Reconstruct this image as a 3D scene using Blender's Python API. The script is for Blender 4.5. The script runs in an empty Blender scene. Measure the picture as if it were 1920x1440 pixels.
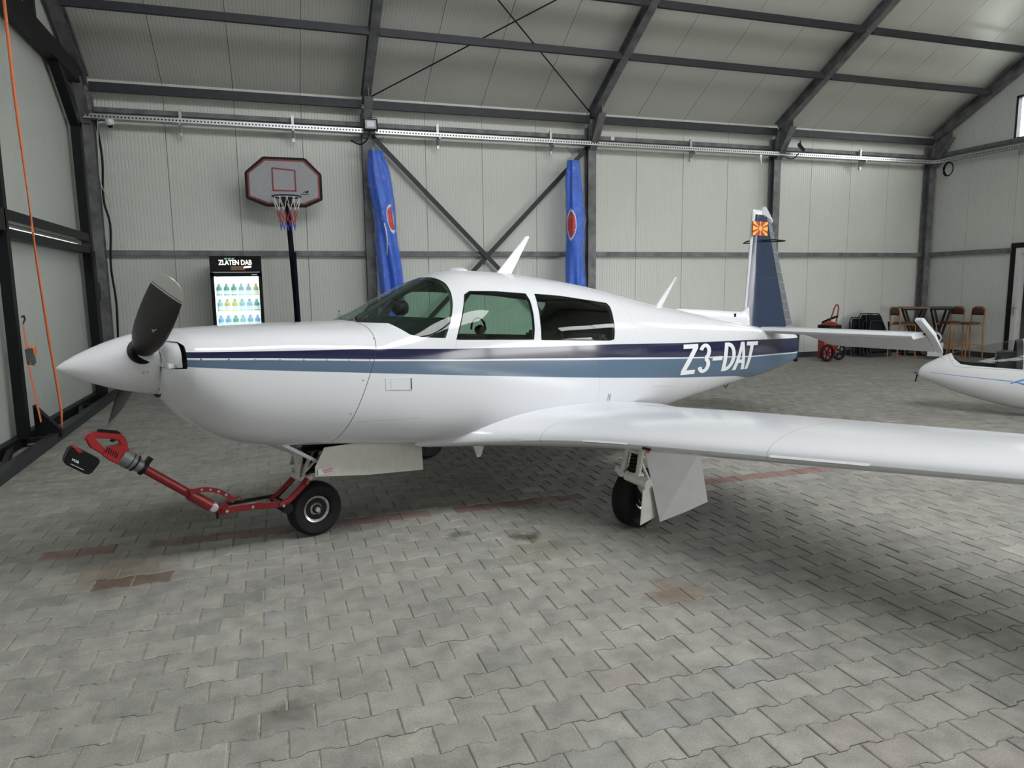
import bpy, bmesh, math, random
import numpy as np
from mathutils import Vector, Matrix
random.seed(4)
C = bpy.context.scene.collection
sc = bpy.context.scene
PI = math.pi
sin, cos = math.sin, math.cos

# ---------------------------------------------------------------- camera
CAMH = 1.6
yaw, pitch, roll = 0.318, 0.136, -0.013
def cam_axes():
    f = Vector((sin(yaw)*cos(pitch), cos(yaw)*cos(pitch), -sin(pitch)))
    r = Vector((cos(yaw), -sin(yaw), 0)); u = r.cross(f)
    return r*cos(roll)+u*sin(roll), -r*sin(roll)+u*cos(roll), f
r_, u_, f_ = cam_axes()
cd = bpy.data.cameras.new('camera'); cam = bpy.data.objects.new('camera', cd); C.objects.link(cam)
m = Matrix(((r_.x, u_.x, -f_.x, 0), (r_.y, u_.y, -f_.y, 0), (r_.z, u_.z, -f_.z, CAMH), (0, 0, 0, 1)))
cam.matrix_world = m
cd.sensor_fit = 'HORIZONTAL'; cd.sensor_width = 36; cd.lens = 36*1331/1920; cd.clip_start = .05
sc.camera = cam

# ---------------------------------------------------------------- world, light, exposure
w = bpy.data.worlds.new('overcast_sky'); sc.world = w; w.use_nodes = True
bg = w.node_tree.nodes['Background']; bg.inputs[0].default_value = (.97, .985, .97, 1); bg.inputs[1].default_value = 14.0
sc.view_settings.view_transform = 'Standard'; sc.view_settings.look = 'None'
sc.view_settings.gamma = 1; sc.view_settings.use_curve_mapping = False
sc.view_settings.exposure = -0.10
sc.cycles.max_bounces = 10; sc.cycles.diffuse_bounces = 5; sc.cycles.glossy_bounces = 4
sc.cycles.transparent_max_bounces = 16; sc.cycles.sample_clamp_indirect = 6
SKY_PORTALS = []
def portal(name, loc, rot, sx, sy):
    l = bpy.data.lights.new(name, 'AREA'); l.shape = 'RECTANGLE'; l.size = sx; l.size_y = sy
    l.cycles.is_portal = True
    o = bpy.data.objects.new(name, l); o.location = loc; o.rotation_euler = rot; C.objects.link(o)

# ---------------------------------------------------------------- materials
M = {}
def mat(name, col, rough=.5, metal=0, coat=0, spec=.5, noise=0, nscale=8, bump=0, bscale=60, emit=0, ecol=None):
    m = bpy.data.materials.new(name); m.use_nodes = True; nt = m.node_tree; b = nt.nodes['Principled BSDF']
    b.inputs['Base Color'].default_value = (*col, 1); b.inputs['Roughness'].default_value = rough
    b.inputs['Metallic'].default_value = metal; b.inputs['Coat Weight'].default_value = coat
    b.inputs['Specular IOR Level'].default_value = spec
    if emit:
        b.inputs['Emission Strength'].default_value = emit
        b.inputs['Emission Color'].default_value = (*(ecol or col), 1)
    if noise or bump:
        tc = nt.nodes.new('ShaderNodeTexCoord')
    if noise:
        n = nt.nodes.new('ShaderNodeTexNoise'); n.inputs['Scale'].default_value = nscale; n.inputs['Detail'].default_value = 5
        nt.links.new(tc.outputs['Object'], n.inputs['Vector'])
        mr = nt.nodes.new('ShaderNodeMapRange'); mr.inputs[1].default_value = .3; mr.inputs[2].default_value = .7
        mr.inputs[3].default_value = 1-noise; mr.inputs[4].default_value = 1+noise
        nt.links.new(n.outputs[0], mr.inputs[0])
        vm = nt.nodes.new('ShaderNodeVectorMath'); vm.operation = 'SCALE'; vm.inputs[0].default_value = col
        nt.links.new(mr.outputs[0], vm.inputs['Scale']); nt.links.new(vm.outputs[0], b.inputs['Base Color'])
    if bump:
        n = nt.nodes.new('ShaderNodeTexNoise'); n.inputs['Scale'].default_value = bscale
        nt.links.new(tc.outputs['Object'], n.inputs['Vector'])
        bp = nt.nodes.new('ShaderNodeBump'); bp.inputs['Strength'].default_value = bump; bp.inputs['Distance'].default_value = .01
        nt.links.new(n.outputs[0], bp.inputs['Height']); nt.links.new(bp.outputs[0], b.inputs['Normal'])
    M[name] = m; return m
def glass(name, tint, alpha_fac, rough=.02, ior=1.45, crumple=0):
    m = bpy.data.materials.new(name); m.use_nodes = True; nt = m.node_tree; nt.nodes.clear()
    o = nt.nodes.new('ShaderNodeOutputMaterial'); t = nt.nodes.new('ShaderNodeBsdfTransparent'); g = nt.nodes.new('ShaderNodeBsdfGlossy')
    g.inputs['Roughness'].default_value = rough; t.inputs[0].default_value = (*tint, 1)
    f = nt.nodes.new('ShaderNodeFresnel'); f.inputs[0].default_value = ior
    # reflect on the outer face only (a real pane has two faces; this is one thin sheet)
    ge = nt.nodes.new('ShaderNodeNewGeometry'); iv = nt.nodes.new('ShaderNodeMath'); iv.operation = 'SUBTRACT'; iv.inputs[0].default_value = 1; nt.links.new(ge.outputs['Backfacing'], iv.inputs[1])
    fm = nt.nodes.new('ShaderNodeMath'); fm.operation = 'MULTIPLY'; nt.links.new(f.outputs[0], fm.inputs[0]); nt.links.new(iv.outputs[0], fm.inputs[1])
    mx = nt.nodes.new('ShaderNodeMixShader'); nt.links.new(fm.outputs[0], mx.inputs[0]); nt.links.new(t.outputs[0], mx.inputs[1]); nt.links.new(g.outputs[0], mx.inputs[2])
    nt.links.new(mx.outputs[0], o.inputs[0])
    if crumple:
        tc = nt.nodes.new('ShaderNodeTexCoord'); n = nt.nodes.new('ShaderNodeTexNoise'); n.inputs['Scale'].default_value = 9; n.inputs['Detail'].default_value = 2; n.inputs['Distortion'].default_value = 2.5
        nt.links.new(tc.outputs['Object'], n.inputs['Vector']); bp = nt.nodes.new('ShaderNodeBump'); bp.inputs['Strength'].default_value = crumple; bp.inputs['Distance'].default_value = .05
        nt.links.new(n.outputs[0], bp.inputs['Height']); nt.links.new(bp.outputs[0], g.inputs['Normal']); nt.links.new(bp.outputs[0], f.inputs['Normal'])
    M[name] = m; return m

mat('white_paint', (.62, .63, .675), .16, coat=.2)
mat('white_flat', (.60, .60, .61), .45, noise=.05)
mat('gear_white', (.56, .55, .52), .5, noise=.06, nscale=20)
mat('galvanized', (.15, .15, .16), .55, metal=.3, noise=.35, nscale=6)
mat('dark_steel', (.034, .035, .042), .5, spec=.35, metal=.2, noise=.15)
mat('black_steel', (.007, .0075, .009), .5, spec=.22, noise=.2)
mat('zinc', (.42, .43, .44), .4, metal=.7, noise=.2, nscale=12)
mat('black', (.006, .006, .007), .5, spec=.2)
mat('black_gloss', (.008, .008, .011), .12)
mat('rubber', (.009, .009, .010), .75, spec=.25, noise=.2, nscale=30)
mat('chrome', (.55, .55, .55), .25, metal=1, noise=.3, nscale=60)
mat('navy', (.012, .026, .07), .25, coat=.1, noise=.08)
mat('rudder_sheen', (.13, .14, .17), .35, noise=.1)  # grey carries the glancing sheen of a navy rudder in its colour
mat('red', (.30, .012, .014), .35)
mat('deep_red', (.20, .008, .012), .32)
mat('grey_alloy', (.16, .165, .175), .45, metal=.3)
mat('orange_web', (.90, .25, .11), .8, noise=.1, nscale=40)
mat('prop', (.012, .012, .013), .33, noise=.3, nscale=14)
mat('prop_white', (.66, .66, .66), .45)
mat('blue_fabric', (.008, .125, .72), .5, noise=.15, nscale=5)
mat('flag_red', (.36, .02, .02), .4); mat('flag_yellow', (.85, .42, .03), .4)
mat('logo_red', (.62, .02, .03), .5); mat('logo_white', (.8, .82, .9), .5)
mat('letter', (.72, .74, .77), .4)
mat('letter_glow', (.9, .9, .85), .5, emit=1.0)
mat('cabin_dark', (.012, .014, .015), .8)
mat('seat_grey', (.05, .055, .06), .8)
mat('cabin_liner', (.12, .13, .13), .8)
mat('orange_wood', (.36, .135, .035), .35, noise=.12)
mat('brown_wood', (.085, .028, .02), .4, noise=.5, nscale=30)
mat('table_wood', (.22, .11, .055), .5, noise=.25, nscale=12)
mat('table_dark', (.03, .028, .03), .5)
mat('mesh_black', (.009, .010, .014), .8, spec=.2)
mat('board_grey', (.33, .33, .36), .6, noise=.12, nscale=60)
mat('board_red', (.22, .02, .025), .5)
mat('net_white', (.75, .75, .75), .7); mat('net_red', (.5, .05, .06), .7); mat('net_blue', (.06, .1, .5), .7)
mat('fridge_light', (.85, .95, 1), .5, emit=2.2, ecol=(.86, .97, 1))
mat('fridge_inner', (.75, .82, .85), .5, emit=.55, ecol=(.8, .95, 1))  # liner and paper labels glow as if lit by the strips
mat('bottle_green', (.30, .60, .45), .2, emit=.25); mat('bottle_blue', (.35, .60, .85), .2, emit=.35)  # drinks glow faintly in place of light from the fridge strips
mat('bottle_yellow', (.85, .80, .35), .3, emit=.25); mat('bottle_pale', (.5, .75, .75), .2, emit=.3); mat('can_red', (.8, .1, .1), .3, emit=.1)
mat('lamp_glass', (.42, .44, .5), .3); mat('led', (.8, .82, .88), .4)
mat('glider_white', (.82, .83, .86), .15, coat=.8)
mat('glider_blue', (.07, .26, .62), .3)
mat('cockpit_dark', (.018, .02, .028), .6)
mat('carpet_grey', (.14, .14, .14), .9)
mat('decal_red', (.5, .05, .05), .5)
mat('amber_glass', (.7, .2, .05), .2)
glass('window_green', (.56, .72, .64), .5)
glass('canopy_clear', (.86, .86, .85), .5, ior=1.35)
glass('plastic_wrap', (.93, .95, .98), .5, rough=.07, ior=1.8, crumple=1.0)
glass('clear_pane', (.93, .95, .95), .5)
glass('pet_clear', (.85, .88, .9), .5, ior=1.4)

def ribbed(name, col, axis, pitch_, rough=.34):
    """sandwich-panel skin: thin pressed lines every few cm (fine relief)"""
    m = bpy.data.materials.new(name); m.use_nodes = True; nt = m.node_tree; b = nt.nodes['Principled BSDF']
    N = lambda t: nt.nodes.new(t)
    tc = N('ShaderNodeTexCoord'); sx = N('ShaderNodeSeparateXYZ'); nt.links.new(tc.outputs['Object'], sx.inputs[0])
    d = N('ShaderNodeMath'); d.operation = 'DIVIDE'; nt.links.new(sx.outputs[axis], d.inputs[0]); d.inputs[1].default_value = pitch_
    pp = N('ShaderNodeMath'); pp.operation = 'PINGPONG'; nt.links.new(d.outputs[0], pp.inputs[0]); pp.inputs[1].default_value = .5
    lt = N('ShaderNodeMapRange'); nt.links.new(pp.outputs[0], lt.inputs[0]); lt.inputs[1].default_value = 0; lt.inputs[2].default_value = .16
    bp = N('ShaderNodeBump'); bp.inputs['Strength'].default_value = .6; bp.inputs['Distance'].default_value = .004
    nt.links.new(lt.outputs[0], bp.inputs['Height']); nt.links.new(bp.outputs[0], b.inputs['Normal'])
    n = N('ShaderNodeTexNoise'); n.inputs['Scale'].default_value = .9; n.inputs['Detail'].default_value = 4; nt.links.new(tc.outputs['Object'], n.inputs['Vector'])
    mr = N('ShaderNodeMapRange'); nt.links.new(n.outputs[0], mr.inputs[0]); mr.inputs[3].default_value = .93; mr.inputs[4].default_value = 1.05
    l2 = N('ShaderNodeMapRange'); nt.links.new(lt.outputs[0], l2.inputs[0]); l2.inputs[3].default_value = .9; l2.inputs[4].default_value = 1  # groove shade put into the base colour along the pressed lines
    mu = N('ShaderNodeMath'); mu.operation = 'MULTIPLY'; nt.links.new(mr.outputs[0], mu.inputs[0]); nt.links.new(l2.outputs[0], mu.inputs[1])
    vm = N('ShaderNodeVectorMath'); vm.operation = 'SCALE'; vm.inputs[0].default_value = col
    nt.links.new(mu.outputs[0], vm.inputs['Scale']); nt.links.new(vm.outputs[0], b.inputs['Base Color'])
    b.inputs['Roughness'].default_value = rough; M[name] = m
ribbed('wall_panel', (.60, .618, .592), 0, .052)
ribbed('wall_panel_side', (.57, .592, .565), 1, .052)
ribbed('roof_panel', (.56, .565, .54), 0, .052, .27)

def paver_mat(name, use_attr):
    m = bpy.data.materials.new(name); m.use_nodes = True; nt = m.node_tree; b = nt.nodes['Principled BSDF']
    N = lambda t: nt.nodes.new(t)
    if use_attr:
        a = N('ShaderNodeAttribute'); a.attribute_name = 'tone'; base = a.outputs['Color']
    else:
        a = N('ShaderNodeObjectInfo'); base = a.outputs['Color']
    g = N('ShaderNodeNewGeometry')
    def noise(sc_, det, lo, hi, a0=.3, a1=.7, stretch=None):
        n = N('ShaderNodeTexNoise'); n.inputs['Scale'].default_value = sc_; n.inputs['Detail'].default_value = det
        nt.links.new(g.outputs['Position'], n.inputs['Vector'])
        r = N('ShaderNodeMapRange'); nt.links.new(n.outputs[0], r.inputs[0])
        r.inputs[1].default_value = a0; r.inputs[2].default_value = a1; r.inputs[3].default_value = lo; r.inputs[4].default_value = hi
        return r.outputs[0], n
    a1, _ = noise(1.1, 4, .90, 1.08); a2, _ = noise(9, 6, .80, 1.17); a3, n3 = noise(160, 3, .82, 1.16)
    st, _ = noise(2.6, 5, 1, .62, .66, .78)
    v = base
    for o in (a1, a2, a3, st):
        vm = N('ShaderNodeVectorMath'); vm.operation = 'SCALE'; nt.links.new(v, vm.inputs[0]); nt.links.new(o, vm.inputs['Scale']); v = vm.outputs[0]
    # oil and rust stains at fixed places on the paving
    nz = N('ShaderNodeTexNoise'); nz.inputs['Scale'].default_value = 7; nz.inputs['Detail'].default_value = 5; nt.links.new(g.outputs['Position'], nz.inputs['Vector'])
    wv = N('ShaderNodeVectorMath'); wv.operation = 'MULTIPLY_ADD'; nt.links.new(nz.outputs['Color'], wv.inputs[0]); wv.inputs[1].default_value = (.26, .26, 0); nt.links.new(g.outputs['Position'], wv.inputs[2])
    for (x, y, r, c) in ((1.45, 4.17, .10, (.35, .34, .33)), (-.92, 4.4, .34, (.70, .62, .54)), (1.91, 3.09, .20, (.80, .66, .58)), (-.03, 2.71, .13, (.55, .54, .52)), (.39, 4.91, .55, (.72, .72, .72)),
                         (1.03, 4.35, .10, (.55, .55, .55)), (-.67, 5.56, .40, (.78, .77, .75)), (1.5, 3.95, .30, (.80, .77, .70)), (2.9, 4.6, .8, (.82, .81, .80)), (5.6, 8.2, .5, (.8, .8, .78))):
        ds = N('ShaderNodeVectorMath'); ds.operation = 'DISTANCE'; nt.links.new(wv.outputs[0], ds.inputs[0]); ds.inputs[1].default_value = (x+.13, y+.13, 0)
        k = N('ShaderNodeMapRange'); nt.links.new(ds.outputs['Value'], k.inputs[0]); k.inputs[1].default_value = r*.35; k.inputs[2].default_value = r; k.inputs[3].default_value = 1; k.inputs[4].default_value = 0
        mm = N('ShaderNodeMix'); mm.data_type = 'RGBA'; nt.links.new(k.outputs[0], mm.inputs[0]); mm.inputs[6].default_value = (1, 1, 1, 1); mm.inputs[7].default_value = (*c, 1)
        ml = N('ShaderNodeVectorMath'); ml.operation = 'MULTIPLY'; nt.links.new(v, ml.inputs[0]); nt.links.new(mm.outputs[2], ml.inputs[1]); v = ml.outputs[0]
    nt.links.new(v, b.inputs['Base Color']); b.inputs['Roughness'].default_value = .72
    b.inputs['Specular IOR Level'].default_value = .35
    bp = N('ShaderNodeBump'); bp.inputs['Strength'].default_value = .35; bp.inputs['Distance'].default_value = .002
    nt.links.new(n3.outputs[0], bp.inputs['Height']); nt.links.new(bp.outputs[0], b.inputs['Normal'])
    M[name] = m
paver_mat('paver_joined', True); paver_mat('paver_single', False)
mat('joint_sand', (.32, .30, .25), .95, noise=.35, nscale=25, bump=.5, bscale=200)

# ---------------------------------------------------------------- mesh builder
class MB:
    def __init__(s): s.v = []; s.f = []
    def add(s, v, f):
        n = len(s.v); s.v += [tuple(p) for p in v]; s.f += [tuple(i+n for i in q) for q in f]; return s
    def box(s, c, d, R=None):
        x, y, z = d[0]/2, d[1]/2, d[2]/2
        v = [Vector((a*x, b*y, e*z)) for a in (-1, 1) for b in (-1, 1) for e in (-1, 1)]
        if R is not None: v = [R @ p for p in v]
        v = [p+Vector(c) for p in v]
        return s.add(v, [(0, 1, 3, 2), (4, 6, 7, 5), (0, 4, 5, 1), (2, 3, 7, 6), (0, 2, 6, 4), (1, 5, 7, 3)])
    def b2(s, lo, hi): return s.box([(a+b)/2 for a, b in zip(lo, hi)], [abs(b-a) for a, b in zip(lo, hi)])
    def beam(s, a, b, w, h, up=(0, 0, 1)):
        a, b = Vector(a), Vector(b); d = (b-a); L = d.length; d.normalize()
        x = d.cross(Vector(up)); x = x.normalized() if x.length > 1e-5 else Vector((1, 0, 0)); z = x.cross(d)
        v = [a+x*(i*w/2)+z*(j*h/2)+d*k for k in (0, L) for i, j in ((-1, -1), (1, -1), (1, 1), (-1, 1))]
        return s.add(v, [(3, 2, 1, 0), (4, 5, 6, 7)]+[(i, (i+1) % 4, 4+(i+1) % 4, 4+i) for i in range(4)])
    def tube(s, pts, r, n=10, closed=False, caps=True):
        pts = [Vector(p) for p in pts]; k = len(pts); rr = r if hasattr(r, '__len__') else [r]*k
        T = []
        for i in range(k):
            a = pts[(i-1) % k] if (closed or i > 0) else pts[i]; b = pts[(i+1) % k] if (closed or i < k-1) else pts[i]
            T.append((b-a).normalized())
        ref = Vector((0, 0, 1)) if abs(T[0].z) < .9 else Vector((1, 0, 0))
        X = T[0].cross(ref).normalized(); v = []
        for i in range(k):
            X = (X-T[i]*X.dot(T[i])).normalized(); Y = T[i].cross(X)
            v += [pts[i]+(X*cos(2*PI*j/n)+Y*sin(2*PI*j/n))*rr[i] for j in range(n)]
        f = []
        for i in range(k if closed else k-1):
            i2 = (i+1) % k
            f += [(i*n+j, i*n+(j+1) % n, i2*n+(j+1) % n, i2*n+j) for j in range(n)]
        if caps and not closed: f += [tuple(range(n-1, -1, -1)), tuple((k-1)*n+j for j in range(n))]
        return s.add(v, f)
    def cyl(s, a, b, r, n=16, r2=None): return s.tube([a, b], [r, r if r2 is None else r2], n)
    def lathe(s, prof, n=32, c=(0, 0, 0), R=None, closed=False):
        v = []
        for (r, z) in prof:
            for j in range(n):
                p = Vector((r*cos(2*PI*j/n), r*sin(2*PI*j/n), z))
                if R is not None: p = R @ p
                v.append(p+Vector(c))
        k = len(prof); f = []
        for i in range(k if closed else k-1):
            i2 = (i+1) % k
            f += [(i*n+j, i*n+(j+1) % n, i2*n+(j+1) % n, i2*n+j) for j in range(n)]
        if not closed:
            if prof[0][0] > 1e-6: f.append(tuple(range(n-1, -1, -1)))
            if prof[-1][0] > 1e-6: f.append(tuple((k-1)*n+j for j in range(n)))
        return s.add(v, f)
    def prism(s, poly, fn, t0, t1):
        n = len(poly); v = [fn(a, b, t0) for a, b in poly]+[fn(a, b, t1) for a, b in poly]
        return s.add(v, [tuple(range(n-1, -1, -1)), tuple(range(n, 2*n))]+[(i, (i+1) % n, n+(i+1) % n, n+i) for i in range(n)])
    def grid(s, rows, closed_u=False, closed_v=False):
        nv = len(rows); nu = len(rows[0]); v = [p for r in rows for p in r]; f = []
        for i in range(nv if closed_v else nv-1):
            for j in range(nu if closed_u else nu-1):
                a, b = i*nu+j, i*nu+(j+1) % nu; i2 = (i+1) % nv
                f.append((a, b, i2*nu+(j+1) % nu, i2*nu+j))
        return s.add(v, f)
    def build(s, name, mt, parent=None, smooth=None, bevel=0):
        me = bpy.data.meshes.new(name); me.from_pydata([tuple(p) for p in s.v], [], s.f)
        bm = bmesh.new(); bm.from_mesh(me)
        bmesh.ops.remove_doubles(bm, verts=bm.verts, dist=1e-6)
        bmesh.ops.recalc_face_normals(bm, faces=bm.faces)
        if bevel:
            bmesh.ops.bevel(bm, geom=[e for e in bm.edges if len(e.link_faces) == 2 and e.calc_face_angle(0) > .5], offset=bevel, segments=2, affect='EDGES', clamp_overlap=True)
        bm.to_mesh(me); bm.free()
        o = bpy.data.objects.new(name, me); C.objects.link(o)
        for x in (mt if isinstance(mt, (list, tuple)) else [mt]): me.materials.append(M[x])
        if smooth is not None: smooth_angle(me, smooth)
        if parent is not None: o.parent = parent
        return o
def smooth_angle(me, deg):
    me.polygons.foreach_set('use_smooth', [True]*len(me.polygons))
    me.set_sharp_from_angle(angle=math.radians(deg))
def tag(o, label=None, cat=None, group=None, kind=None):
    for k, v in (('label', label), ('category', cat), ('group', group), ('kind', kind)):
        if v: o[k] = v
    return o
def empty(name, loc=(0, 0, 0), rz=0, label=None, cat=None, group=None, kind=None, parent=None):
    o = bpy.data.objects.new(name, None); o.empty_display_size = .1; C.objects.link(o)
    o.location = loc; o.rotation_euler = (0, 0, rz); o.parent = parent
    return tag(o, label, cat, group, kind)
def copy_tree(o, parent=None):
    c = o.copy(); C.objects.link(c); c.parent = parent
    for ch in list(o.children): copy_tree(ch, c)
    return c
def arc(c, r, a0, a1, n, plane='xz'):
    out = []
    for i in range(n+1):
        a = math.radians(a0+(a1-a0)*i/n)
        if plane == 'xz': out.append((c[0]+r*cos(a), c[1], c[2]+r*sin(a)))
        elif plane == 'yz': out.append((c[0], c[1]+r*cos(a), c[2]+r*sin(a)))
        else: out.append((c[0]+r*cos(a), c[1]+r*sin(a), c[2]))
    return out
def interp(xs, ys, x):
    return float(np.interp(x, xs, ys))
def pchip(xs, ys, x):
    n = len(xs)
    if x <= xs[0]: return ys[0]
    if x >= xs[-1]: return ys[-1]
    i = 0
    while xs[i+1] < x: i += 1
    h = [xs[j+1]-xs[j] for j in range(n-1)]; d = [(ys[j+1]-ys[j])/h[j] for j in range(n-1)]
    def mm(j):
        if j == 0: return d[0]
        if j == n-1: return d[-1]
        if d[j-1]*d[j] <= 0: return 0.
        w1 = 2*h[j]+h[j-1]; w2 = h[j]+2*h[j-1]
        return (w1+w2)/(w1/d[j-1]+w2/d[j])
    t = (x-xs[i])/h[i]; a, b = mm(i), mm(i+1)
    return (2*t**3-3*t*t+1)*ys[i]+(t**3-2*t*t+t)*h[i]*a+(3*t*t-2*t**3)*ys[i+1]+(t**3-t*t)*h[i]*b
def text_mesh(txt, size=1.0, bold=0.0, shear=0.0):
    cu = bpy.data.curves.new('t', 'FONT'); cu.body = txt; cu.size = size; cu.offset = bold; cu.shear = shear; cu.resolution_u = 4
    o = bpy.data.objects.new('t', cu); C.objects.link(o)
    dg = bpy.context.evaluated_depsgraph_get(); me = bpy.data.meshes.new_from_object(o.evaluated_get(dg))
    bpy.data.objects.remove(o); bpy.data.curves.remove(cu)
    return me
def text_obj(name, txt, mt, fn, w, h, parent, bold=0.02, shear=0, cells=0, thick=.002):
    """text scaled to w x h; fn(a,b,t) maps flat coordinates (0..w, 0..h) and thickness to space"""
    me = text_mesh(txt, 1.0, bold, shear); bm = bmesh.new(); bm.from_mesh(me); bpy.data.meshes.remove(me)
    xs = [v.co.x for v in bm.verts]; ys = [v.co.y for v in bm.verts]; x0, x1, y0, y1 = min(xs), max(xs), min(ys), max(ys)
    for v in bm.verts: v.co = Vector(((v.co.x-x0)/(x1-x0)*w, (v.co.y-y0)/(y1-y0)*h, 0))
    if cells:
        for k in range(1, int(w/cells)+1): bmesh.ops.bisect_plane(bm, geom=bm.verts[:]+bm.edges[:]+bm.faces[:], plane_co=(k*cells, 0, 0), plane_no=(1, 0, 0))
        for k in range(1, int(h/cells)+1): bmesh.ops.bisect_plane(bm, geom=bm.verts[:]+bm.edges[:]+bm.faces[:], plane_co=(0, k*cells, 0), plane_no=(0, 1, 0))
    bmesh.ops.triangulate(bm, faces=bm.faces)
    r = bmesh.ops.extrude_face_region(bm, geom=bm.faces[:])
    for g in r['geom']:
        if isinstance(g, bmesh.types.BMVert): g.co.z = thick
    for v in bm.verts: v.co = Vector(fn(v.co.x, v.co.y, v.co.z))
    bmesh.ops.recalc_face_normals(bm, faces=bm.faces)
    me = bpy.data.meshes.new(name); bm.to_mesh(me); bm.free(); me.materials.append(M[mt])
    o = bpy.data.objects.new(name, me); C.objects.link(o); o.parent = parent
    return o

# ================================================================ THE HALL
D = 12.54                      # back wall (face of the columns)
BAY = 4.13; X0 = -2.53
COLX = [X0+BAY*k for k in range(5)]
WALLY = 12.68
EAVE = 4.60; SL = .5435
RIDGE_Y = 4.6; FRONT_Y = -3.6
def roof_z(y): return EAVE+.20+SL*(WALLY-y) if y >= RIDGE_Y else EAVE+.20+SL*(WALLY-RIDGE_Y)-SL*(RIDGE_Y-y)
XR = COLX[4]+.12; XL = -2.68

# --- floor of I-shaped concrete pavers
fl = empty('floor', kind='structure')
g = MB(); g.b2((-9, -9, -.12), (20, 16, -.007)); g.build('sand_bed', 'joint_sand', fl)
PL, PP = .2, .15
hp = [(-.1, .0825), (-.06, .0825), (-.04, .0675), (.04, .0675), (.06, .0825), (.1, .0825)]
outl = hp+[(x, -y) for x, y in reversed(hp)]
def inset(poly, d):
    out = []
    n = len(poly)
    for i in range(n):
        p0, p1, p2 = Vector(poly[i-1]), Vector(poly[i]), Vector(poly[(i+1) % n])
        e1 = (p1-p0).normalized(); e2 = (p2-p1).normalized()
        n1 = Vector((e1.y, -e1.x)); n2 = Vector((e2.y, -e2.x)); b = (n1+n2).normalized(); k = d/max(.3, b.dot(n1))
        out.append(tuple(p1+b*k))
    return out
ring0 = inset(outl, .0016); ring1 = inset(outl, .0060)
# shrink the butt ends a little more (wider cross joints)
ring0 = [(x*.978, y) for x, y in ring0]; ring1 = [(x*.978, y) for x, y in ring1]
PV = [(x, y, 0) for x, y in ring1]+[(x, y, -.0035) for x, y in ring0]+[(x, y, -.022) for x, y in ring0]
PF = [tuple(range(11, -1, -1))]+[(i, (i+1) % 12, 12+(i+1) % 12, 12+i) for i in range(12)]+[(12+i, 12+(i+1) % 12, 24+(i+1) % 12, 24+i) for i in range(12)]
tan_yaw = math.tan
def in_view(x, y):
    d = x*f_.x+y*f_.y-CAMH*f_.z
    if d < .4: return False
    px = 960+1331*(x*r_.x+y*r_.y-CAMH*r_.z)/d; py = 720-1331*(x*u_.x+y*u_.y-CAMH*u_.z)/d
    return -60 < px < 1980 and -50 < py < 1490
blocks = []
row = 0
for j in range(-6, 80):
    y = 2.47+PP*(j-12)
    if y < .7 or y > WALLY-.1: continue
    for i in range(-20, 90):
        x = (.056 if (j-12) % 2 == 0 else .156)+.2*i
        if x < -2.6 or x > XR-.1: continue
        blocks.append((x, y))
def tone(x, y):
    r = random.random(); k = random.gauss(1, .045)
    c = [.262, .254, .236]
    if r < .07: c = [.238, .235, .226]
    elif r < .14: c = [.285, .276, .25]
    elif r < .165: c = [.255, .236, .218]
    if 4.80 < y < 4.94 and x > -1.35: c = [.235, .155, .142] if random.random() < .93 else c
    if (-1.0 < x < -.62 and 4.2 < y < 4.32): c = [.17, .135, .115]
    return [q*k for q in c]
vis = [b for b in blocks if in_view(*b)]
vis.sort(key=lambda b: b[0]**2+b[1]**2+CAMH**2)
single = set(vis[:300])
pm = bpy.data.meshes.new('paver'); pm.from_pydata(PV, [], PF); pm.materials.append(M['paver_single'])
for b in vis[:300]:
    o = bpy.data.objects.new('paver', pm); C.objects.link(o); o.parent = fl
    o.location = (b[0], b[1], random.uniform(-.0018, .0012)); o.rotation_euler = (random.gauss(0, .004), random.gauss(0, .004), random.gauss(0, .004))
    o.color = (*tone(*b), 1)
rest = [b for b in blocks if b not in single]
nb = len(rest); base = np.array(PV); V = np.zeros((nb, 36, 3)); cols = np.ones((nb, 36, 4), dtype=np.float32)
for k, b in enumerate(rest):
    a = random.gauss(0, .004); q = base.copy()
    q[:, 0] = base[:, 0]-a*base[:, 1]; q[:, 1] = base[:, 1]+a*base[:, 0]
    q[:, 2] += random.gauss(0, .004)*base[:, 0]+random.gauss(0, .004)*base[:, 1]+random.uniform(-.0018, .0012)
    q[:, 0] += b[0]; q[:, 1] += b[1]; V[k] = q; cols[k, :, :3] = tone(*b)
F = [tuple(i+36*k for i in f) for k in range(nb) for f in PF]
me = bpy.data.meshes.new('pavers_beyond'); me.from_pydata(V.reshape(-1, 3).tolist(), [], F)
at = me.color_attributes.new('tone', 'FLOAT_COLOR', 'POINT'); at.data.foreach_set('color', cols.ravel())
me.materials.append(M['paver_joined'])
o = bpy.data.objects.new('paver_field', me); C.objects.link(o); o.parent = fl; o['kind'] = 'stuff'
g = MB(); g.b2((-9, -9, -.012), (20, .62, 0)); g.b2((-9, .62, -.012), (-2.72, 16, -.001)); g.build('paving_slab', 'joint_sand', fl)

# --- walls of sandwich panels, one object per panel, 1 m wide, recessed joints
PW = BAY/4
wb = empty('wall_back', kind='structure')
me = MB(); me.b2((0, 0, 0), (PW-.006, .06, EAVE+.35)); pan = me.build('panel', 'wall_panel', wb, bevel=.0025); pan.location = (X0-PW+.003, WALLY, 0)
for k in range(1, 18):
    o = pan.copy(); C.objects.link(o); o.location = (X0-PW+PW*k+.003, WALLY, 0)
g = MB(); g.b2((X0-1, WALLY+.03, 0), (XR+1, WALLY+.12, EAVE+.3)); g.build('panel_core', 'dark_steel', wb)

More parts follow.
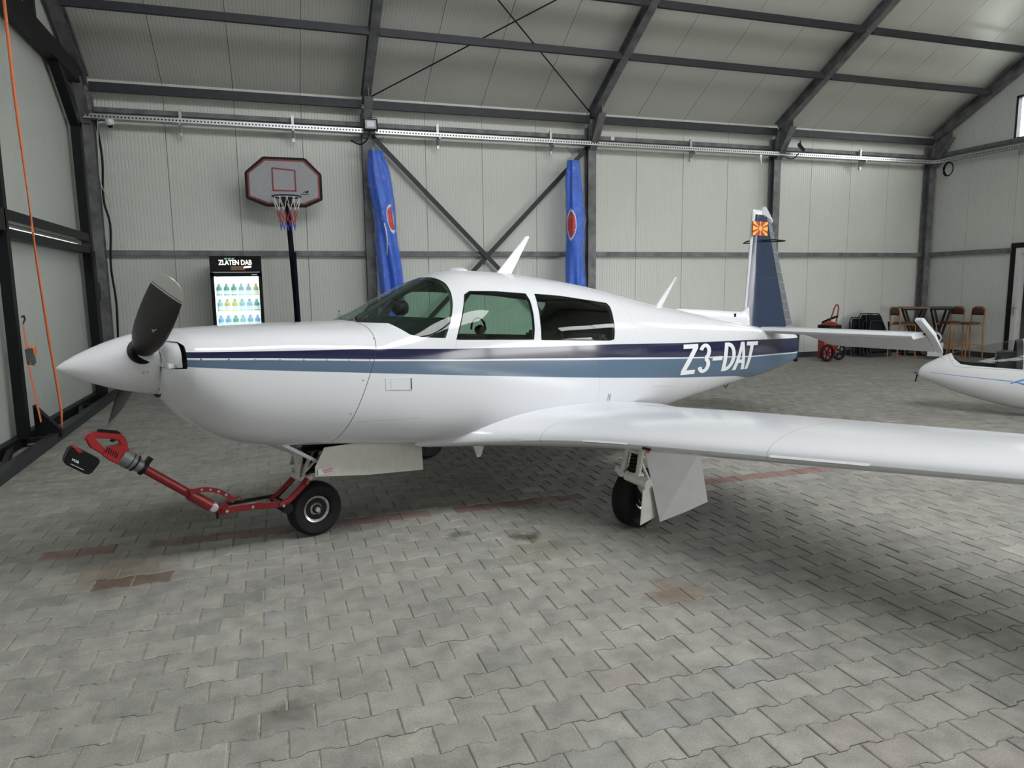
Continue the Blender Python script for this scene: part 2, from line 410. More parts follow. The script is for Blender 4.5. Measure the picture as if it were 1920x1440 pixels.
def gable(name, x, y0, y1, openings, thick, face, mt):
    """gable wall in x = const from panels split around rectangular openings (y0,y1,z0,z1)"""
    par = empty(name, kind='structure')
    ys = [y1-PW*k for k in range(int((y1-y0)/PW)+2)]
    sgn = 1 if thick > 0 else -1
    for a, b in zip(ys[1:], ys[:-1]):
        a = max(a, y0)
        if b-a < .02: continue
        cuts = sorted({a, b}|{q for o in openings for q in o[:2] if a < q < b}|({RIDGE_Y} if a < RIDGE_Y < b else set()))
        for c0, c1 in zip(cuts[:-1], cuts[1:]):
            top0, top1 = roof_z(c0), roof_z(c1)
            segs = [(0, None)]
            for o in openings:
                if o[0] <= c0+1e-6 and o[1] >= c1-1e-6:
                    ns = []
                    for s0, s1 in segs:
                        if s0 < o[3]-1e-6 and (s1 is None or s1 > o[2]):
                            if o[2] > s0+.01: ns.append((s0, o[2]))
                            if (s1 is None) or s1 > o[3]: ns.append((o[3], s1))
                        else: ns.append((s0, s1))
                    segs = ns
            for s0, s1 in segs:
                z1a = top0 if s1 is None else s1; z1b = top1 if s1 is None else s1
                ga = .003 if c0 == a else 0; gb = .003 if c1 == b else 0
                P = [(c0+ga, s0), (c1-gb, s0), (c1-gb, z1b), (c0+ga, z1a)]
                MB().prism(P, lambda p, q, t: (x+t, p, q), 0, thick).build('panel', mt, par, bevel=.002)
    return par
WIN = (7.0, 10.75, 4.36, 5.20); WIN2 = (1.2, 5.6, 4.36, 5.2)
DOOR = (9.3, 10.50, 0, 2.24)
LEFT_SLOT = (8.46, 11.95, 2.258, 2.305)
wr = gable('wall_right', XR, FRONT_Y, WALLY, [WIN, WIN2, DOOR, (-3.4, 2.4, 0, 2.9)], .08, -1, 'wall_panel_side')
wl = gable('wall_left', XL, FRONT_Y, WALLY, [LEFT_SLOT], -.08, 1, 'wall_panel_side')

# front side of the hall (behind the camera): wall, wide sliding-door opening and a transom band
FO = (10.6, 13.9, 0.0, 2.9)
RO = (-3.4, 2.4, 0.0, 2.9)      # open doorway
wf = empty('wall_front', kind='structure')
for a, b, z0, z1 in ((X0-.2, FO[0], 0, EAVE+.2), (FO[1], XR+.1, 0, EAVE+.2), (FO[0], FO[1], FO[3], EAVE+.2)):
    MB().b2((a, FRONT_Y-.08, z0), (b, FRONT_Y, z1)).build('panel', 'wall_panel', wf)
# --- roof: sloping panels, back slope complete, front slope with a rooflight band
ce = empty('ceiling', kind='structure')
SKY = (.1, 1.9)           # y range of the rooflight band in the front slope
def roof_strip(ya, yb, name='panel'):
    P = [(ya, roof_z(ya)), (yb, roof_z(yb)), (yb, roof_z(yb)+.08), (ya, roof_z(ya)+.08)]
    m0 = MB().prism(P, lambda p, q, t: (t, p, q), 0, PW-.006).build(name, 'roof_panel', ce, bevel=.0025)
    m0.location = (X0-PW+.003, 0, 0)
    for k in range(1, 18):
        o = m0.copy(); C.objects.link(o); o.location = (X0-PW+PW*k+.003, 0, 0)
SKYX = (X0+PW*2, X0+PW*11)         # rooflight reaches over the first two bays
roof_strip(RIDGE_Y+.0, WALLY+.3); roof_strip(SKY[1], RIDGE_Y-.001); roof_strip(FRONT_Y-.3, SKY[0])
P = [(SKY[0], roof_z(SKY[0])), (SKY[1], roof_z(SKY[1])), (SKY[1], roof_z(SKY[1])+.12), (SKY[0], roof_z(SKY[0])+.12)]
for a_, b_ in ((X0-1.1, SKYX[0]), (SKYX[1], XR+1)):
    MB().prism(P, lambda p, q, t: (t, p, q), a_, b_).build('panel', 'roof_panel', ce)
for ya, yb in ((RIDGE_Y, WALLY+.3), (FRONT_Y-.3, SKY[0]), (SKY[1], RIDGE_Y)):
    P = [(ya, roof_z(ya)+.085), (yb, roof_z(yb)+.085), (yb, roof_z(yb)+.12), (ya, roof_z(ya)+.12)]
    MB().prism(P, lambda p, q, t: (t, p, q), X0-1.1, XR+1).build('roof_cover', 'dark_steel', ce)
portal('rooflight_portal', (sum(SKYX)/2, sum(SKY)/2, (roof_z(SKY[0])+roof_z(SKY[1]))/2+.02), (math.atan(SL), 0, 0), SKYX[1]-SKYX[0], 2.05)
portal('doorway_portal', (sum(FO[:2])/2, FRONT_Y-.04, sum(FO[2:])/2), (-PI/2, 0, 0), FO[1]-FO[0], FO[3]-FO[2])
portal('doorway_portal', (XR+.04, (RO[0]+RO[1])/2, 1.45), (0, PI/2, 0), 2.9, RO[1]-RO[0])
for wn in (WIN, WIN2):
    portal('window_portal', (XR+.04, (wn[0]+wn[1])/2, (wn[2]+wn[3])/2), (0, PI/2, 0), wn[3]-wn[2], wn[1]-wn[0])

yd = MB(); yd.b2((XR+.1, -60, -.06), (80, 6.3, -.02)); yd.b2((-60, -60, -.06), (XR+.1, FRONT_Y-.1, -.02)); yd.b2((XR+3.4, 6.3, -.06), (80, 60, -.02)); yd.b2((-60, FRONT_Y-.1, -.06), (XL-.1, 60, -.02))  # unseen ground outside, added to dim low light through the doorways
tag(yd.build('yard', 'joint_sand'), kind='structure')
# --- steel frames
def ibeam(g, a, b, w, h, up, tf=.012, tw=.010):
    a, b = Vector(a), Vector(b); d = (b-a).normalized(); x = d.cross(Vector(up)).normalized(); z = x.cross(d)
    for s in (-1, 1): g.beam(a+z*s*(h/2-tf/2), b+z*s*(h/2-tf/2), w, tf, z)
    g.beam(a, b, tw, h-2*tf, z)
for k, x in enumerate(COLX):
    fr = empty('portal_frame', (x, 0, 0), kind='structure')
    yc = D+.0
    g = MB(); ibeam(g, (0, yc, 0), (0, yc, EAVE-.08), .16, .16, (0, 1, 0)); g.build('column', 'galvanized', fr)
    MB().box((0, yc, .01), (.26, .26, .02)).build('base_plate', 'galvanized', fr)
    n = Vector((0, SL, 1)).normalized(); off = .17
    def rp(y): return Vector((0, y, roof_z(y)))-n*off
    g = MB(); ibeam(g, rp(D+.02), rp(RIDGE_Y), .14, .19, n); g.build('rafter', 'galvanized', fr)
    if k:
        n2 = Vector((0, -SL, 1)).normalized()
        g = MB(); ibeam(g, Vector((0, RIDGE_Y, roof_z(RIDGE_Y)))-n2*off, Vector((0, FRONT_Y+.1, roof_z(FRONT_Y+.1)))-n2*off, .14, .19, n2); g.build('rafter', 'galvanized', fr)
    # haunch plate under the eave and splice plates with bolts
    MB().prism([(D-.08, 4.12), (D-.08, 4.62), (D-.50, 4.80), (D-.50, 4.66), (D-.14, 4.12)], lambda p, q, t: (t, p, q), -.006, .006).build('haunch_plate', 'galvanized', fr)
    g = MB(); g.beam((0, D-.12, 4.10), (0, D-.52, 4.66), .14, .012, (0, 1, 1)); g.build('haunch_flange', 'galvanized', fr)
    g = MB(); g.box((0, D-.095, 4.46), (.16, .012, .34)); g.build('end_plate', 'galvanized', fr)
    for sx in (-.05, .05):
        for zz in (4.34, 4.46, 4.58):
            MB().cyl((sx, D-.10, zz), (sx, D-.125, zz), .012, 6).build('bolt', 'zinc', fr)

# --- purlins, girts, bracing
tr = empty('trim_1', kind='structure')           # roof purlins
for (y, w_, h_) in ((12.44, .07, .13), (11.16, .06, .11), (10.24, .06, .11), (9.1, .06, .11), (7.95, .06, .11), (6.8, .06, .11), (5.6, .06, .11)):
    z = {12.44: 4.63, 11.16: 5.36, 10.24: 5.86}.get(y, roof_z(y)-.10)
    zt = roof_z(y)
    for k in range(4):
        MB().b2((COLX[k]+.075, y-w_/2, z-h_/2), (COLX[k+1]-.075, y+w_/2, z+h_/2)).build('purlin', 'dark_steel', tr)
tr2 = empty('trim_2', kind='structure')          # wall girts
for z, h_, y in ((2.20, .085, WALLY-.06), (4.34, .07, WALLY-.06)):
    for k in range(4):
        MB().b2((COLX[k]+.08, y-.05, z-h_/2), (COLX[k+1]-.08, y+.05, z+h_/2)).build('girt', 'galvanized', tr2)
for z, h_, ya, yb in ((2.20, .085, 10.58, D), (4.34, .07, 3, D)):
    MB().b2((XR-.10, ya, z-h_/2), (XR-.02, yb, z+h_/2)).build('girt', 'galvanized', tr2)
tr3 = empty('trim_3', kind='structure')          # bracing of the second bay
x1, x2 = COLX[1]+.08, COLX[2]-.05
MB().beam((x1, D-.02, 4.16), (x2, D-.02, .14), .08, .012, (0, 1, 0)).build('cross_brace', 'dark_steel', tr3)
MB().beam((x2, D+.005, 4.16), (x1, D+.005, .14), .08, .012, (0, 1, 0)).build('cross_brace', 'dark_steel', tr3)
def on_roof(x, y, dz=-.20): return (x, y, roof_z(y)+dz)
MB().tube([on_roof(x1-.02, D-.12), on_roof(x2+.05, 9.25)], .011, 8).build('tie_rod', 'black_steel', tr3)
MB().tube([on_roof(x2+.02, D-.12, -.23), on_roof(x1-.05, 9.15, -.23)], .011, 8).build('tie_rod', 'black_steel', tr3)
for x in (x1-.02, x2+.02):
    MB().cyl((x-.04, D-.12, 4.68), (x+.04, D-.12, 4.68), .045, 12).build('rod_anchor', 'dark_steel', tr3)
bb = MB(); bb.b2((X0, WALLY-.03, 0), (XR, WALLY-.001, .11)); tag(bb.build('baseboard_back', 'dark_steel'), kind='structure')
bb = MB(); bb.b2((XR-.03, 10.6, 0), (XR-.001, WALLY, .11)); tag(bb.build('baseboard_right', 'dark_steel'), kind='structure')

# --- high windows and the doorway in the right gable
for n_, wn in enumerate((WIN, WIN2)):
    wo = empty('window_%d' % (n_+1), kind='structure')
    ya, yb, za, zb = wn; t = .045
    for P in (((ya, za), (yb, za+t)), ((ya, zb-t), (yb, zb)), ((ya, za), (ya+t, zb)), ((yb-t, za), (yb, zb)), (((ya+yb)/2-.02, za), ((ya+yb)/2+.02, zb))):
        MB().b2((XR-.01, P[0][0], P[0][1]), (XR+.09, P[1][0], P[1][1])).build('window_frame', 'dark_steel', wo)
    for k in range(2):
        a = ya+(yb-ya)/2*k
        MB().b2((XR+.03, a+.03, za+.03), (XR+.034, a+(yb-ya)/2-.03, zb-.03)).build('pane', 'clear_pane', wo)
dr = empty('door_1', (0, 0, 0), kind='structure')
ya, yb = DOOR[0], DOOR[1]
for a, b in (((yb, 0), (yb+.10, 2.34)), ((ya-.1, 0), (ya, 2.34)), ((ya, 2.24), (yb, 2.34))):
    MB().b2((XR-.04, a[0], a[1]), (XR+.04, b[0], b[1])).build('outer_frame', 'black_steel', dr)
for a, b in (((yb-.10, 0), (yb, 2.24)), ((ya, 0), (ya+.09, 2.24)), ((ya+.09, 2.14), (yb-.10, 2.24))):
    MB().b2((XR-.03, a[0], a[1]), (XR+.12, b[0], b[1])).build('jamb', 'white_flat', dr)
MB().tube([(XR-.05, yb-.05, 1.05), (XR-.10, yb-.05, 1.05), (XR-.10, yb-.16, 1.05)], .009, 8).build('door_handle', 'chrome', dr)
MB().box((XR-.035, yb-.05, 1.02), (.01, .035, .24)).build('strike_plate', 'zinc', dr)
# room behind the doorway
ro = empty('wall_annex', kind='structure')
for lo, hi in (((XR+3.2, 6.5, 0), (XR+3.3, 13, 2.6)), ((XR+.09, 12.2, 0), (XR+3.3, 12.3, 2.6)), ((XR+.09, 6.4, 0), (XR+3.3, 6.5, 2.6)), ((XR+.09, 6.4, 2.6), (XR+3.3, 13, 2.7))):
    MB().b2(lo, hi).build('panel', 'wall_panel_side', ro)
MB().b2((XR+.09, 6.4, -.02), (XR+3.3, 13, 0.002)).build('annex_floor', 'joint_sand', fl)

# --- sliding hangar door in the left gable: black steel framework
hd = empty('door_2', kind='structure')
XF = -2.56
def hb(name, a, b, w_, h_, up=(0, 0, 1), mt='black_steel'): return MB().beam(a, b, w_, h_, up).build(name, mt, hd)
hb('post', (XF, 8.48, .1), (XF, 8.48, 5.5), .10, .10, (0, 1, 0))
hb('post', (XF, 11.98, .05), (XF, 11.92, 4.0), .12, .14, (0, 1, 0))
hb('knee_brace', (XF, 11.93, 3.95), (XF, 11.02, 4.62), .12, .12, (1, 0, 0))
hb('rail', (XF, 11.93, 2.385), (XF, 8.52, 2.385), .10, .11); hb('rail', (XF, 11.93, 2.205), (XF, 8.52, 2.205), .10, .09)
hb('rail', (XF, 8.46, 2.33), (XF, 2, 2.33), .10, .22)
hb('head_beam', (XF, 12.3, 4.70), (XF, 2, 4.70), .14, .24)
hb('head_post', (XF, 10.2, 4.8), (XF, 10.2, 5.9), .10, .10, (0, 1, 0))
hb('door_edge', (XF+.03, 12.06, .05), (XF+.03, 12.06, 2.2), .06, .07, (0, 1, 0))
MB().tube([(XF+.07, 11.97, 1.75), (XF+.10, 11.97, 1.73), (XF+.10, 11.97, 1.5), (XF+.07, 11.97, 1.48)], .008, 8).build('pull_handle', 'black_steel', hd)
MB().box((XF+.07, 11.88, 2.02), (.03, .18, .22)).build('latch_box', 'black_steel', hd)
# ground frame of the door
gi, go = -2.62, -2.30
MB().beam((gi, 12.3, .07), (gi, 5.2, .07), .08, .10).build('ground_rail', 'black_steel', hd)
MB().beam((-2.42, 12.3, .05), (go+.02, 5.2, .05), .09, .10).build('ground_rail', 'dark_steel', hd)
for ya, yb in ((11.6, 12.1), (10.9, 10.9), (11.0, 9.9), (9.5, 8.95), (8.5, 8.6), (8.3, 7.2), (7.1, 6.6), (6.5, 5.6)):
    MB().beam((gi, ya, .07), (go-.06, yb, .06), .05, .05).build('ground_strut', 'black_steel', hd)
MB().prism([(XF+.04, .08), (XF+.04, .40), (go+.02, .13), (go+.02, .05)], lambda p, q, t: (p, t, q), 8.70, 8.78).build('gusset', 'black_steel', hd)
MB().beam((XF+.04, 8.74, .41), (go, 8.74, .14), .09, .012, (0, 0, 1)).build('gusset_flange', 'black_steel', hd)

# --- cable tray with brackets (back wall and right gable)
ct = empty('cable_tray', (0, 0, 0), label='galvanised perforated cable tray running under the eave along the back wall', cat='cable tray')
m_ = bpy.data.materials.new('perforated'); m_.use_nodes = True; nt = m_.node_tree; b_ = nt.nodes['Principled BSDF']
b_.inputs['Metallic'].default_value = .75; b_.inputs['Roughness'].default_value = .36
tc = nt.nodes.new('ShaderNodeTexCoord'); sx = nt.nodes.new('ShaderNodeSeparateXYZ'); nt.links.new(tc.outputs['Object'], sx.inputs[0])
def mth(op, a, b=None, c=None):
    n = nt.nodes.new('ShaderNodeMath'); n.operation = op
    for i, q in enumerate((a, b, c)):
        if q is None: continue
        if hasattr(q, 'is_linked') or hasattr(q, 'links'): nt.links.new(q, n.inputs[i])
        else: n.inputs[i].default_value = q
    return n.outputs[0]
fx = mth('PINGPONG', mth('DIVIDE', mth('ADD', sx.outputs[0], sx.outputs[1]), .05), .5)
hole = mth('MULTIPLY', mth('LESS_THAN', fx, .26), mth('LESS_THAN', mth('ABSOLUTE', mth('SUBTRACT', sx.outputs[2], 4.19)), .011))
mx = nt.nodes.new('ShaderNodeMix'); mx.data_type = 'RGBA'; nt.links.new(hole, mx.inputs[0]); mx.inputs[6].default_value = (.50, .51, .53, 1); mx.inputs[7].default_value = (.03, .03, .03, 1)
nt.links.new(mx.outputs[2], b_.inputs['Base Color']); M['perforated'] = m_
TY = D-.20
g = MB(); g.b2((X0-.02, TY, 4.155), (XR-.02, TY+.003, 4.225)); g.b2((X0-.02, TY, 4.155), (XR-.02, TY+.15, 4.158)); g.b2((X0-.02, TY+.147, 4.155), (XR-.02, TY+.15, 4.215))
g.build('tray_run', 'perforated', ct)
g = MB(); g.b2((XR-.22, 3, 4.155), (XR-.217, TY, 4.225)); g.b2((XR-.22, 3, 4.155), (XR-.07, TY, 4.158)); g.build('tray_run', 'perforated', ct)
for x in (-1.25, .42, 2.82, 4.92, 7.85, 12.0):
    MB().b2((x-.02, D-.045, 3.98), (x+.02, D-.0, 4.40)).build('hanger', 'zinc', ct)
    MB().prism([(D-.045, 4.15), (D-.21, 4.15), (D-.21, 4.13), (D-.045, 4.04)], lambda p, q, t: (t, p, q), x-.015, x+.015).build('bracket', 'zinc', ct)
MB().prism([(0, 4.15), (.06, 4.15), (.045, 3.98), (.03, 3.98)], lambda p, q, t: (9.32+p, TY-.01+t, q), 0, .02).build('bracket', 'zinc', ct)
MB().prism([(10.5, 4.15), (10.35, 4.15), (10.5, 4.05)], lambda p, q, t: (XR-.2+t, p, q), 0, .1).build('bracket', 'zinc', ct)

# ================================================================ THE AIRCRAFT (local x = aft, y = its right, z = up; origin under the nose wheel)
TH = math.radians(21.5)
ac = empty('light_aircraft', (.167, 4.704, 0), TH, 'white single-engine low-wing aircraft with navy and blue stripes, lettered Z3-DAT', 'aircraft')
ST = [[-0.86, 1.367, 0.985, 0.36, 1.25, 2.3, 2.1], [-0.78, 1.387, 0.885, 0.41, 1.24, 2.5, 2.2], [-0.55, 1.395, 0.728, 0.455, 1.22, 2.6, 2.5],
[-0.25, 1.4, 0.650, 0.49, 1.2, 2.7, 2.6], [0.1, 1.393, 0.612, 0.52, 1.16, 2.7, 2.9], [0.25, 1.394, 0.595, 0.53, 1.14, 2.6, 3.0], [0.40, 1.445, 0.575, 0.54, 1.12, 2.5, 3.2],
[0.6, 1.545, 0.55, 0.55, 1.1, 2.3, 3.4], [0.85, 1.656, 0.52, 0.56, 1.08, 2.3, 3.4], [1.15, 1.725, 0.49, 0.565, 1.06, 2.3, 3.4],
[1.6, 1.706, 0.46, 0.56, 1.05, 2.3, 3.3], [2.05, 1.657, 0.445, 0.535, 1.04, 2.3, 3.1], [2.5, 1.588, 0.44, 0.49, 1.02, 2.3, 2.8],
[3.2, 1.454, 0.44, 0.40, 0.99, 2.3, 2.5], [4.0, 1.323, 0.495, 0.295, 0.97, 2.3, 2.4], [4.8, 1.197, 0.563, 0.20, 0.95, 2.3, 2.4],
[5.4, 1.1, 0.60, 0.13, 0.92, 2.3, 2.4], [6.06, 1.0, 0.70, 0.05, 0.88, 2.3, 2.4]]
SX = [r[0] for r in ST]; SC = [[r[k] for r in ST] for k in range(1, 7)]
NOSE = [[-.90, .30, .82], [-.885, .72, .93], [-.86, 1.0, 1.0]]
def sec(s, shrink=0.0):
    c = [pchip(SX, col, s) for col in SC]
    if shrink: c[0] -= shrink; c[1] += shrink; c[2] -= shrink
    if s < -.86:
        k = interp([-.905, -.895, -.88, -.86], [.60, .80, .93, 1.0], s)
        zc = 1.205
        c[0] = zc+(c[0]-zc)*k; c[1] = zc+(c[1]-zc)*k; c[2] *= k; c[3] = zc+(c[3]-zc)*k
    return c
def spt(s, ph, c):
    zt, zb, w_, zm, nt_, nb_ = c; sn, cs = sin(ph), cos(ph); n = nt_ if cs >= 0 else nb_
    y = w_*math.copysign(abs(sn)**(2/n), sn)
    z = zm+(zt-zm)*cs**(2/n) if cs >= 0 else zm-(zm-zb)*(-cs)**(2/n)
    return Vector((s, y, z))
def fus_y(s, z):
    zt, zb, w_, zm, nt_, nb_ = sec(s)
    u, n = ((z-zm)/(zt-zm), nt_) if z > zm else ((zm-z)/(zm-zb), nb_)
    u = min(abs(u), .999); return w_*(1-u**n)**(1/n)
def implicit(p, sh):
    zt, zb, w_, zm, nt_, nb_ = sec(p[0], sh)
    u, n = ((p[2]-zm)/(zt-zm), nt_) if p[2] > zm else ((zm-p[2])/(zm-zb), nb_)
    return abs(p[1]/w_)**n+abs(u)**n
def normal_at(p, sh=0):
    e = .004; s = min(max(p[0], SX[0]+e-.03), SX[-1]-e); q = (s, p[1], p[2]); g_ = []
    for i in range(3):
        a = list(q); b = list(q); a[i] += e; b[i] -= e; g_.append(implicit(a, sh)-implicit(b, sh))
    v = Vector(g_)
    return v.normalized() if v.length > 1e-9 else Vector((0, 0, 1))

def clip_split(poly, regions):
    """poly: list of (s,y,z); regions: {name: [convex (s,z) polygons, clockwise or ccw]} -> [(name, poly)]"""
    out = []; rest = [poly]
    for name, convs in regions:
        for cv in convs:
            nr = []
            for P in rest:
                xs = [p[0] for p in P]; zs = [p[2] for p in P]
                if max(xs) < min(c[0] for c in cv) or min(xs) > max(c[0] for c in cv) or max(zs) < min(c[1] for c in cv) or min(zs) > max(c[1] for c in cv):
                    nr.append(P); continue
                cur = P; outs = []; dead = False
                n = len(cv)
                for i in range(n):
                    a, b = cv[i], cv[(i+1) % n]
                    d = [(b[0]-a[0])*(p[2]-a[1])-(b[1]-a[1])*(p[0]-a[0]) for p in cur]
                    if all(q >= -1e-9 for q in d): continue
                    if all(q <= 1e-9 for q in d): dead = True; break
                    I, O = [], []
                    m = len(cur)
                    for j in range(m):
                        p, q, dp, dq = cur[j], cur[(j+1) % m], d[j], d[(j+1) % m]
                        if dp >= 0: I.append(p)
                        if dp <= 0: O.append(p)
                        if dp*dq < 0:
                            t = dp/(dp-dq); x = p+(q-p)*t; I.append(x); O.append(x)
                    outs.append(O); cur = I
                if dead or len(cur) < 3: nr.append(P)
                else: out.append((name, cur)); nr += [o for o in outs if len(o) >= 3]
            rest = nr
    return out+[(None, P) for P in rest]
def ccw(cv):
    a = sum(cv[i][0]*cv[(i+1) % len(cv)][1]-cv[(i+1) % len(cv)][0]*cv[i][1] for i in range(len(cv)))
    return cv if a > 0 else cv[::-1]
WS = [ccw([(.27, 1.9), (.27, 1.389), (.39, 1.383), (.39, 1.9)]), ccw([(.39, 1.9), (.39, 1.383), (.475, 1.312), (.55, 1.292), (.55, 1.9)]),
      ccw([(.55, 1.9), (.55, 1.292), (.715, 1.278), (.75, 1.332), (.81, 1.423), (.85, 1.492), (.887, 1.565), (.912, 1.63), (.926, 1.9)])]
W1 = [ccw([(.795, 1.266), (1.455, 1.230), (1.475, 1.30), (1.495, 1.40), (1.512, 1.50), (1.505, 1.548), (1.234, 1.568), (1.02, 1.572), (.97, 1.55), (.905, 1.45), (.84, 1.345)])]
W2 = [ccw([(1.53, 1.222), (2.30, 1.172), (2.355, 1.178), (2.385, 1.264), (2.402, 1.346), (2.425, 1.428), (2.405, 1.458), (1.857, 1.525), (1.595, 1.545), (1.575, 1.475), (1.549, 1.358)])]
COWL = [ccw([(-2, 0), (-2, 1.95), (.30, 1.95), (.262, 1.37), (.20, 1.18), (-.06, .5), (-.25, 0)])]
INLET = [ccw([(-.95, 1.195), (-.826, 1.195), (-.822, 1.20), (-.822, 1.315), (-.84, 1.335), (-.95, 1.345)])]
svals = sorted(set(list(np.linspace(-.905, -.78, 14))+list(np.linspace(-.78, .25, 30))+list(np.linspace(.25, 1.2, 44))+list(np.linspace(1.2, 2.6, 40))+list(np.linspace(2.6, 6.06, 70))))
NPH = 96
def shell(shrink, s0, s1, regions):
    ss = [s for s in svals if s0 <= s <= s1]
    rows = []
    for s in ss:
        c = sec(s, shrink); rows.append([spt(s, 2*PI*(j+.5)/NPH, c) for j in range(NPH)])
    parts = {}
    for i in range(len(rows)-1):
        for j in range(NPH):
            q = [rows[i][j], rows[i][(j+1) % NPH], rows[i+1][(j+1) % NPH], rows[i+1][j]]
            for nm, P in clip_split(q, regions(q)): parts.setdefault(nm, []).append(P)
    return parts, rows
def polys_obj(name, polys, mt, parent, sh=0, thick=0, flip=False, caps=()):
    vv = {}; vl = []; ff = []
    for P in list(polys)+list(caps):
        idx = []
        for p in P:
            k = (round(p[0], 5), round(p[1], 5), round(p[2], 5))
            if k not in vv: vv[k] = len(vl); vl.append(Vector(p))
            if not idx or idx[-1] != vv[k]: idx.append(vv[k])
        if len(idx) > 1 and idx[0] == idx[-1]: idx.pop()
        if len(set(idx)) >= 3: ff.append(tuple(dict.fromkeys(idx)))
    me = bpy.data.meshes.new(name); me.from_pydata([tuple(v) for v in vl], [], ff); me.validate()
    nl = [normal_at(v, sh) for v in vl]
    me.polygons.foreach_set('use_smooth', [True]*len(me.polygons))
    # orient faces outward
    bm = bmesh.new(); bm.from_mesh(me); bm.verts.ensure_lookup_table()
    for f in bm.faces:
        f.normal_update(); c = f.calc_center_median()
        if f.normal.dot(normal_at(c, sh)) < 0: f.normal_flip()
    bm.to_mesh(me); bm.free()
    me.normals_split_custom_set_from_vertices([tuple(n) for n in nl])
    me.materials.append(M[mt]) if isinstance(mt, str) else me.materials.append(mt)
    o = bpy.data.objects.new(name, me); C.objects.link(o); o.parent = parent
    return o

# livery painted on the shell: stripe edges follow height as a function of station
def curve_node(nt, src, pts, x0=-1.0, x1=6.2):
    n = nt.nodes.new('ShaderNodeFloatCurve'); mp = n.mapping; mp.use_clip = False
    cv = mp.curves[0]
    P = [((x-x0)/(x1-x0), z/2) for x, z in pts]
    P = [(0, P[0][1])]+P+[(1, P[-1][1])]
    cv.points[0].location = P[0]; cv.points[1].location = P[-1]
    for p in P[1:-1]: cv.points.new(*p)
    for p in cv.points: p.handle_type = 'VECTOR'
    mp.update()
    a = nt.nodes.new('ShaderNodeMapRange'); a.inputs[1].default_value = x0; a.inputs[2].default_value = x1; a.clamp = True
    nt.links.new(src, a.inputs[0]); nt.links.new(a.outputs[0], n.inputs[1])
    b = nt.nodes.new('ShaderNodeMath'); b.operation = 'MULTIPLY'; nt.links.new(n.outputs[0], b.inputs[0]); b.inputs[1].default_value = 2
    return b.outputs[0]
lm = bpy.data.materials.new('livery'); lm.use_nodes = True; nt = lm.node_tree; b_ = nt.nodes['Principled BSDF']
b_.inputs['Roughness'].default_value = .13; b_.inputs['Coat Weight'].default_value = .1; b_.inputs['Specular IOR Level'].default_value = .42
tc = nt.nodes.new('ShaderNodeTexCoord'); sx = nt.nodes.new('ShaderNodeSeparateXYZ'); nt.links.new(tc.outputs['Object'], sx.inputs[0])
S_, Z_ = sx.outputs[0], sx.outputs[2]
def mth(op, a, b=None, c=None):
    n = nt.nodes.new('ShaderNodeMath'); n.operation = op
    for i, q in enumerate((a, b, c)):
        if q is None: continue
        if isinstance(q, (int, float)): n.inputs[i].default_value = q
        else: nt.links.new(q, n.inputs[i])
    return n.outputs[0]
cu1 = curve_node(nt, S_, [(-.83, 1.284), (-.43, 1.267), (.2, 1.242), (.756, 1.208), (1.442, 1.177), (2.334, 1.138), (3.381, 1.078), (4.836, 1.014), (5.9, .966)])
cu2 = curve_node(nt, S_, [(-.83, 1.254), (-.43, 1.230), (.19, 1.181), (.795, 1.136), (1.434, 1.096), (2.334, 1.033), (3.374, .949), (4.852, .845), (5.94, .801)])
cu3 = curve_node(nt, S_, [(-.83, 1.244), (-.43, 1.219), (.19, 1.169), (.795, 1.126), (1.434, 1.082), (2.334, 1.016), (3.374, .936), (4.852, .833), (5.94, .788)])
cu4 = curve_node(nt, S_, [(-.83, 1.207), (-.43, 1.162), (.19, 1.097), (.787, 1.034), (1.434, .965), (2.342, .869), (3.41, .759), (4.6, .65), (5.09, .57), (5.2, .3)])
gate = mth('GREATER_THAN', S_, -.823)
navy_m = mth('MULTIPLY', mth('MULTIPLY', mth('LESS_THAN', Z_, cu1), mth('GREATER_THAN', Z_, cu2)), gate)
blue_m = mth('MULTIPLY', mth('MULTIPLY', mth('LESS_THAN', Z_, cu3), mth('GREATER_THAN', Z_, cu4)), gate)
def seam_lines(segs, wd=.0016):
    """thin dark joints: straight lines in (station, height) given as ((s,z),(s,z))"""
    r = None
    for (a, b) in segs:
        L = math.hypot(b[0]-a[0], b[1]-a[1]); nx, nz = -(b[1]-a[1])/L, (b[0]-a[0])/L; tx, tz = -nz*-1, nx*-1
        tx, tz = (b[0]-a[0])/L, (b[1]-a[1])/L
        d = mth('ABSOLUTE', mth('ADD', mth('ADD', mth('MULTIPLY', S_, nx), mth('MULTIPLY', Z_, nz)), -(a[0]*nx+a[1]*nz)))
        t = mth('ADD', mth('ADD', mth('MULTIPLY', S_, tx), mth('MULTIPLY', Z_, tz)), -(a[0]*tx+a[1]*tz))
        q = mth('MULTIPLY', mth('LESS_THAN', d, wd), mth('MULTIPLY', mth('GREATER_THAN', t, 0), mth('LESS_THAN', t, L)))
        r = q if r is None else mth('MAXIMUM', r, q)
    return r
cowl_seam = [((.262, 1.37), (.30, 1.95)), ((.20, 1.18), (.262, 1.37)), ((-.06, .5), (.20, 1.18))]
fine = [((.795, 1.266), (.76, 1.14)), ((.10, .80), (.52, .78)), ((-.86, 1.235), (.19, 1.178)),
        ((2.86, 1.12), (2.94, .73)), ((2.94, .73), (3.40, .68)), ((3.37, 1.09), (3.40, .68)), ((2.15, 1.15), (2.18, .6)), ((4.45, 1.2), (4.5, .6)), ((2.6, 1.5), (2.72, 1.1))]
sm = mth('MAXIMUM', mth('MULTIPLY', seam_lines(cowl_seam, .0022), .9), mth('MULTIPLY', seam_lines(fine, .0010), .45))
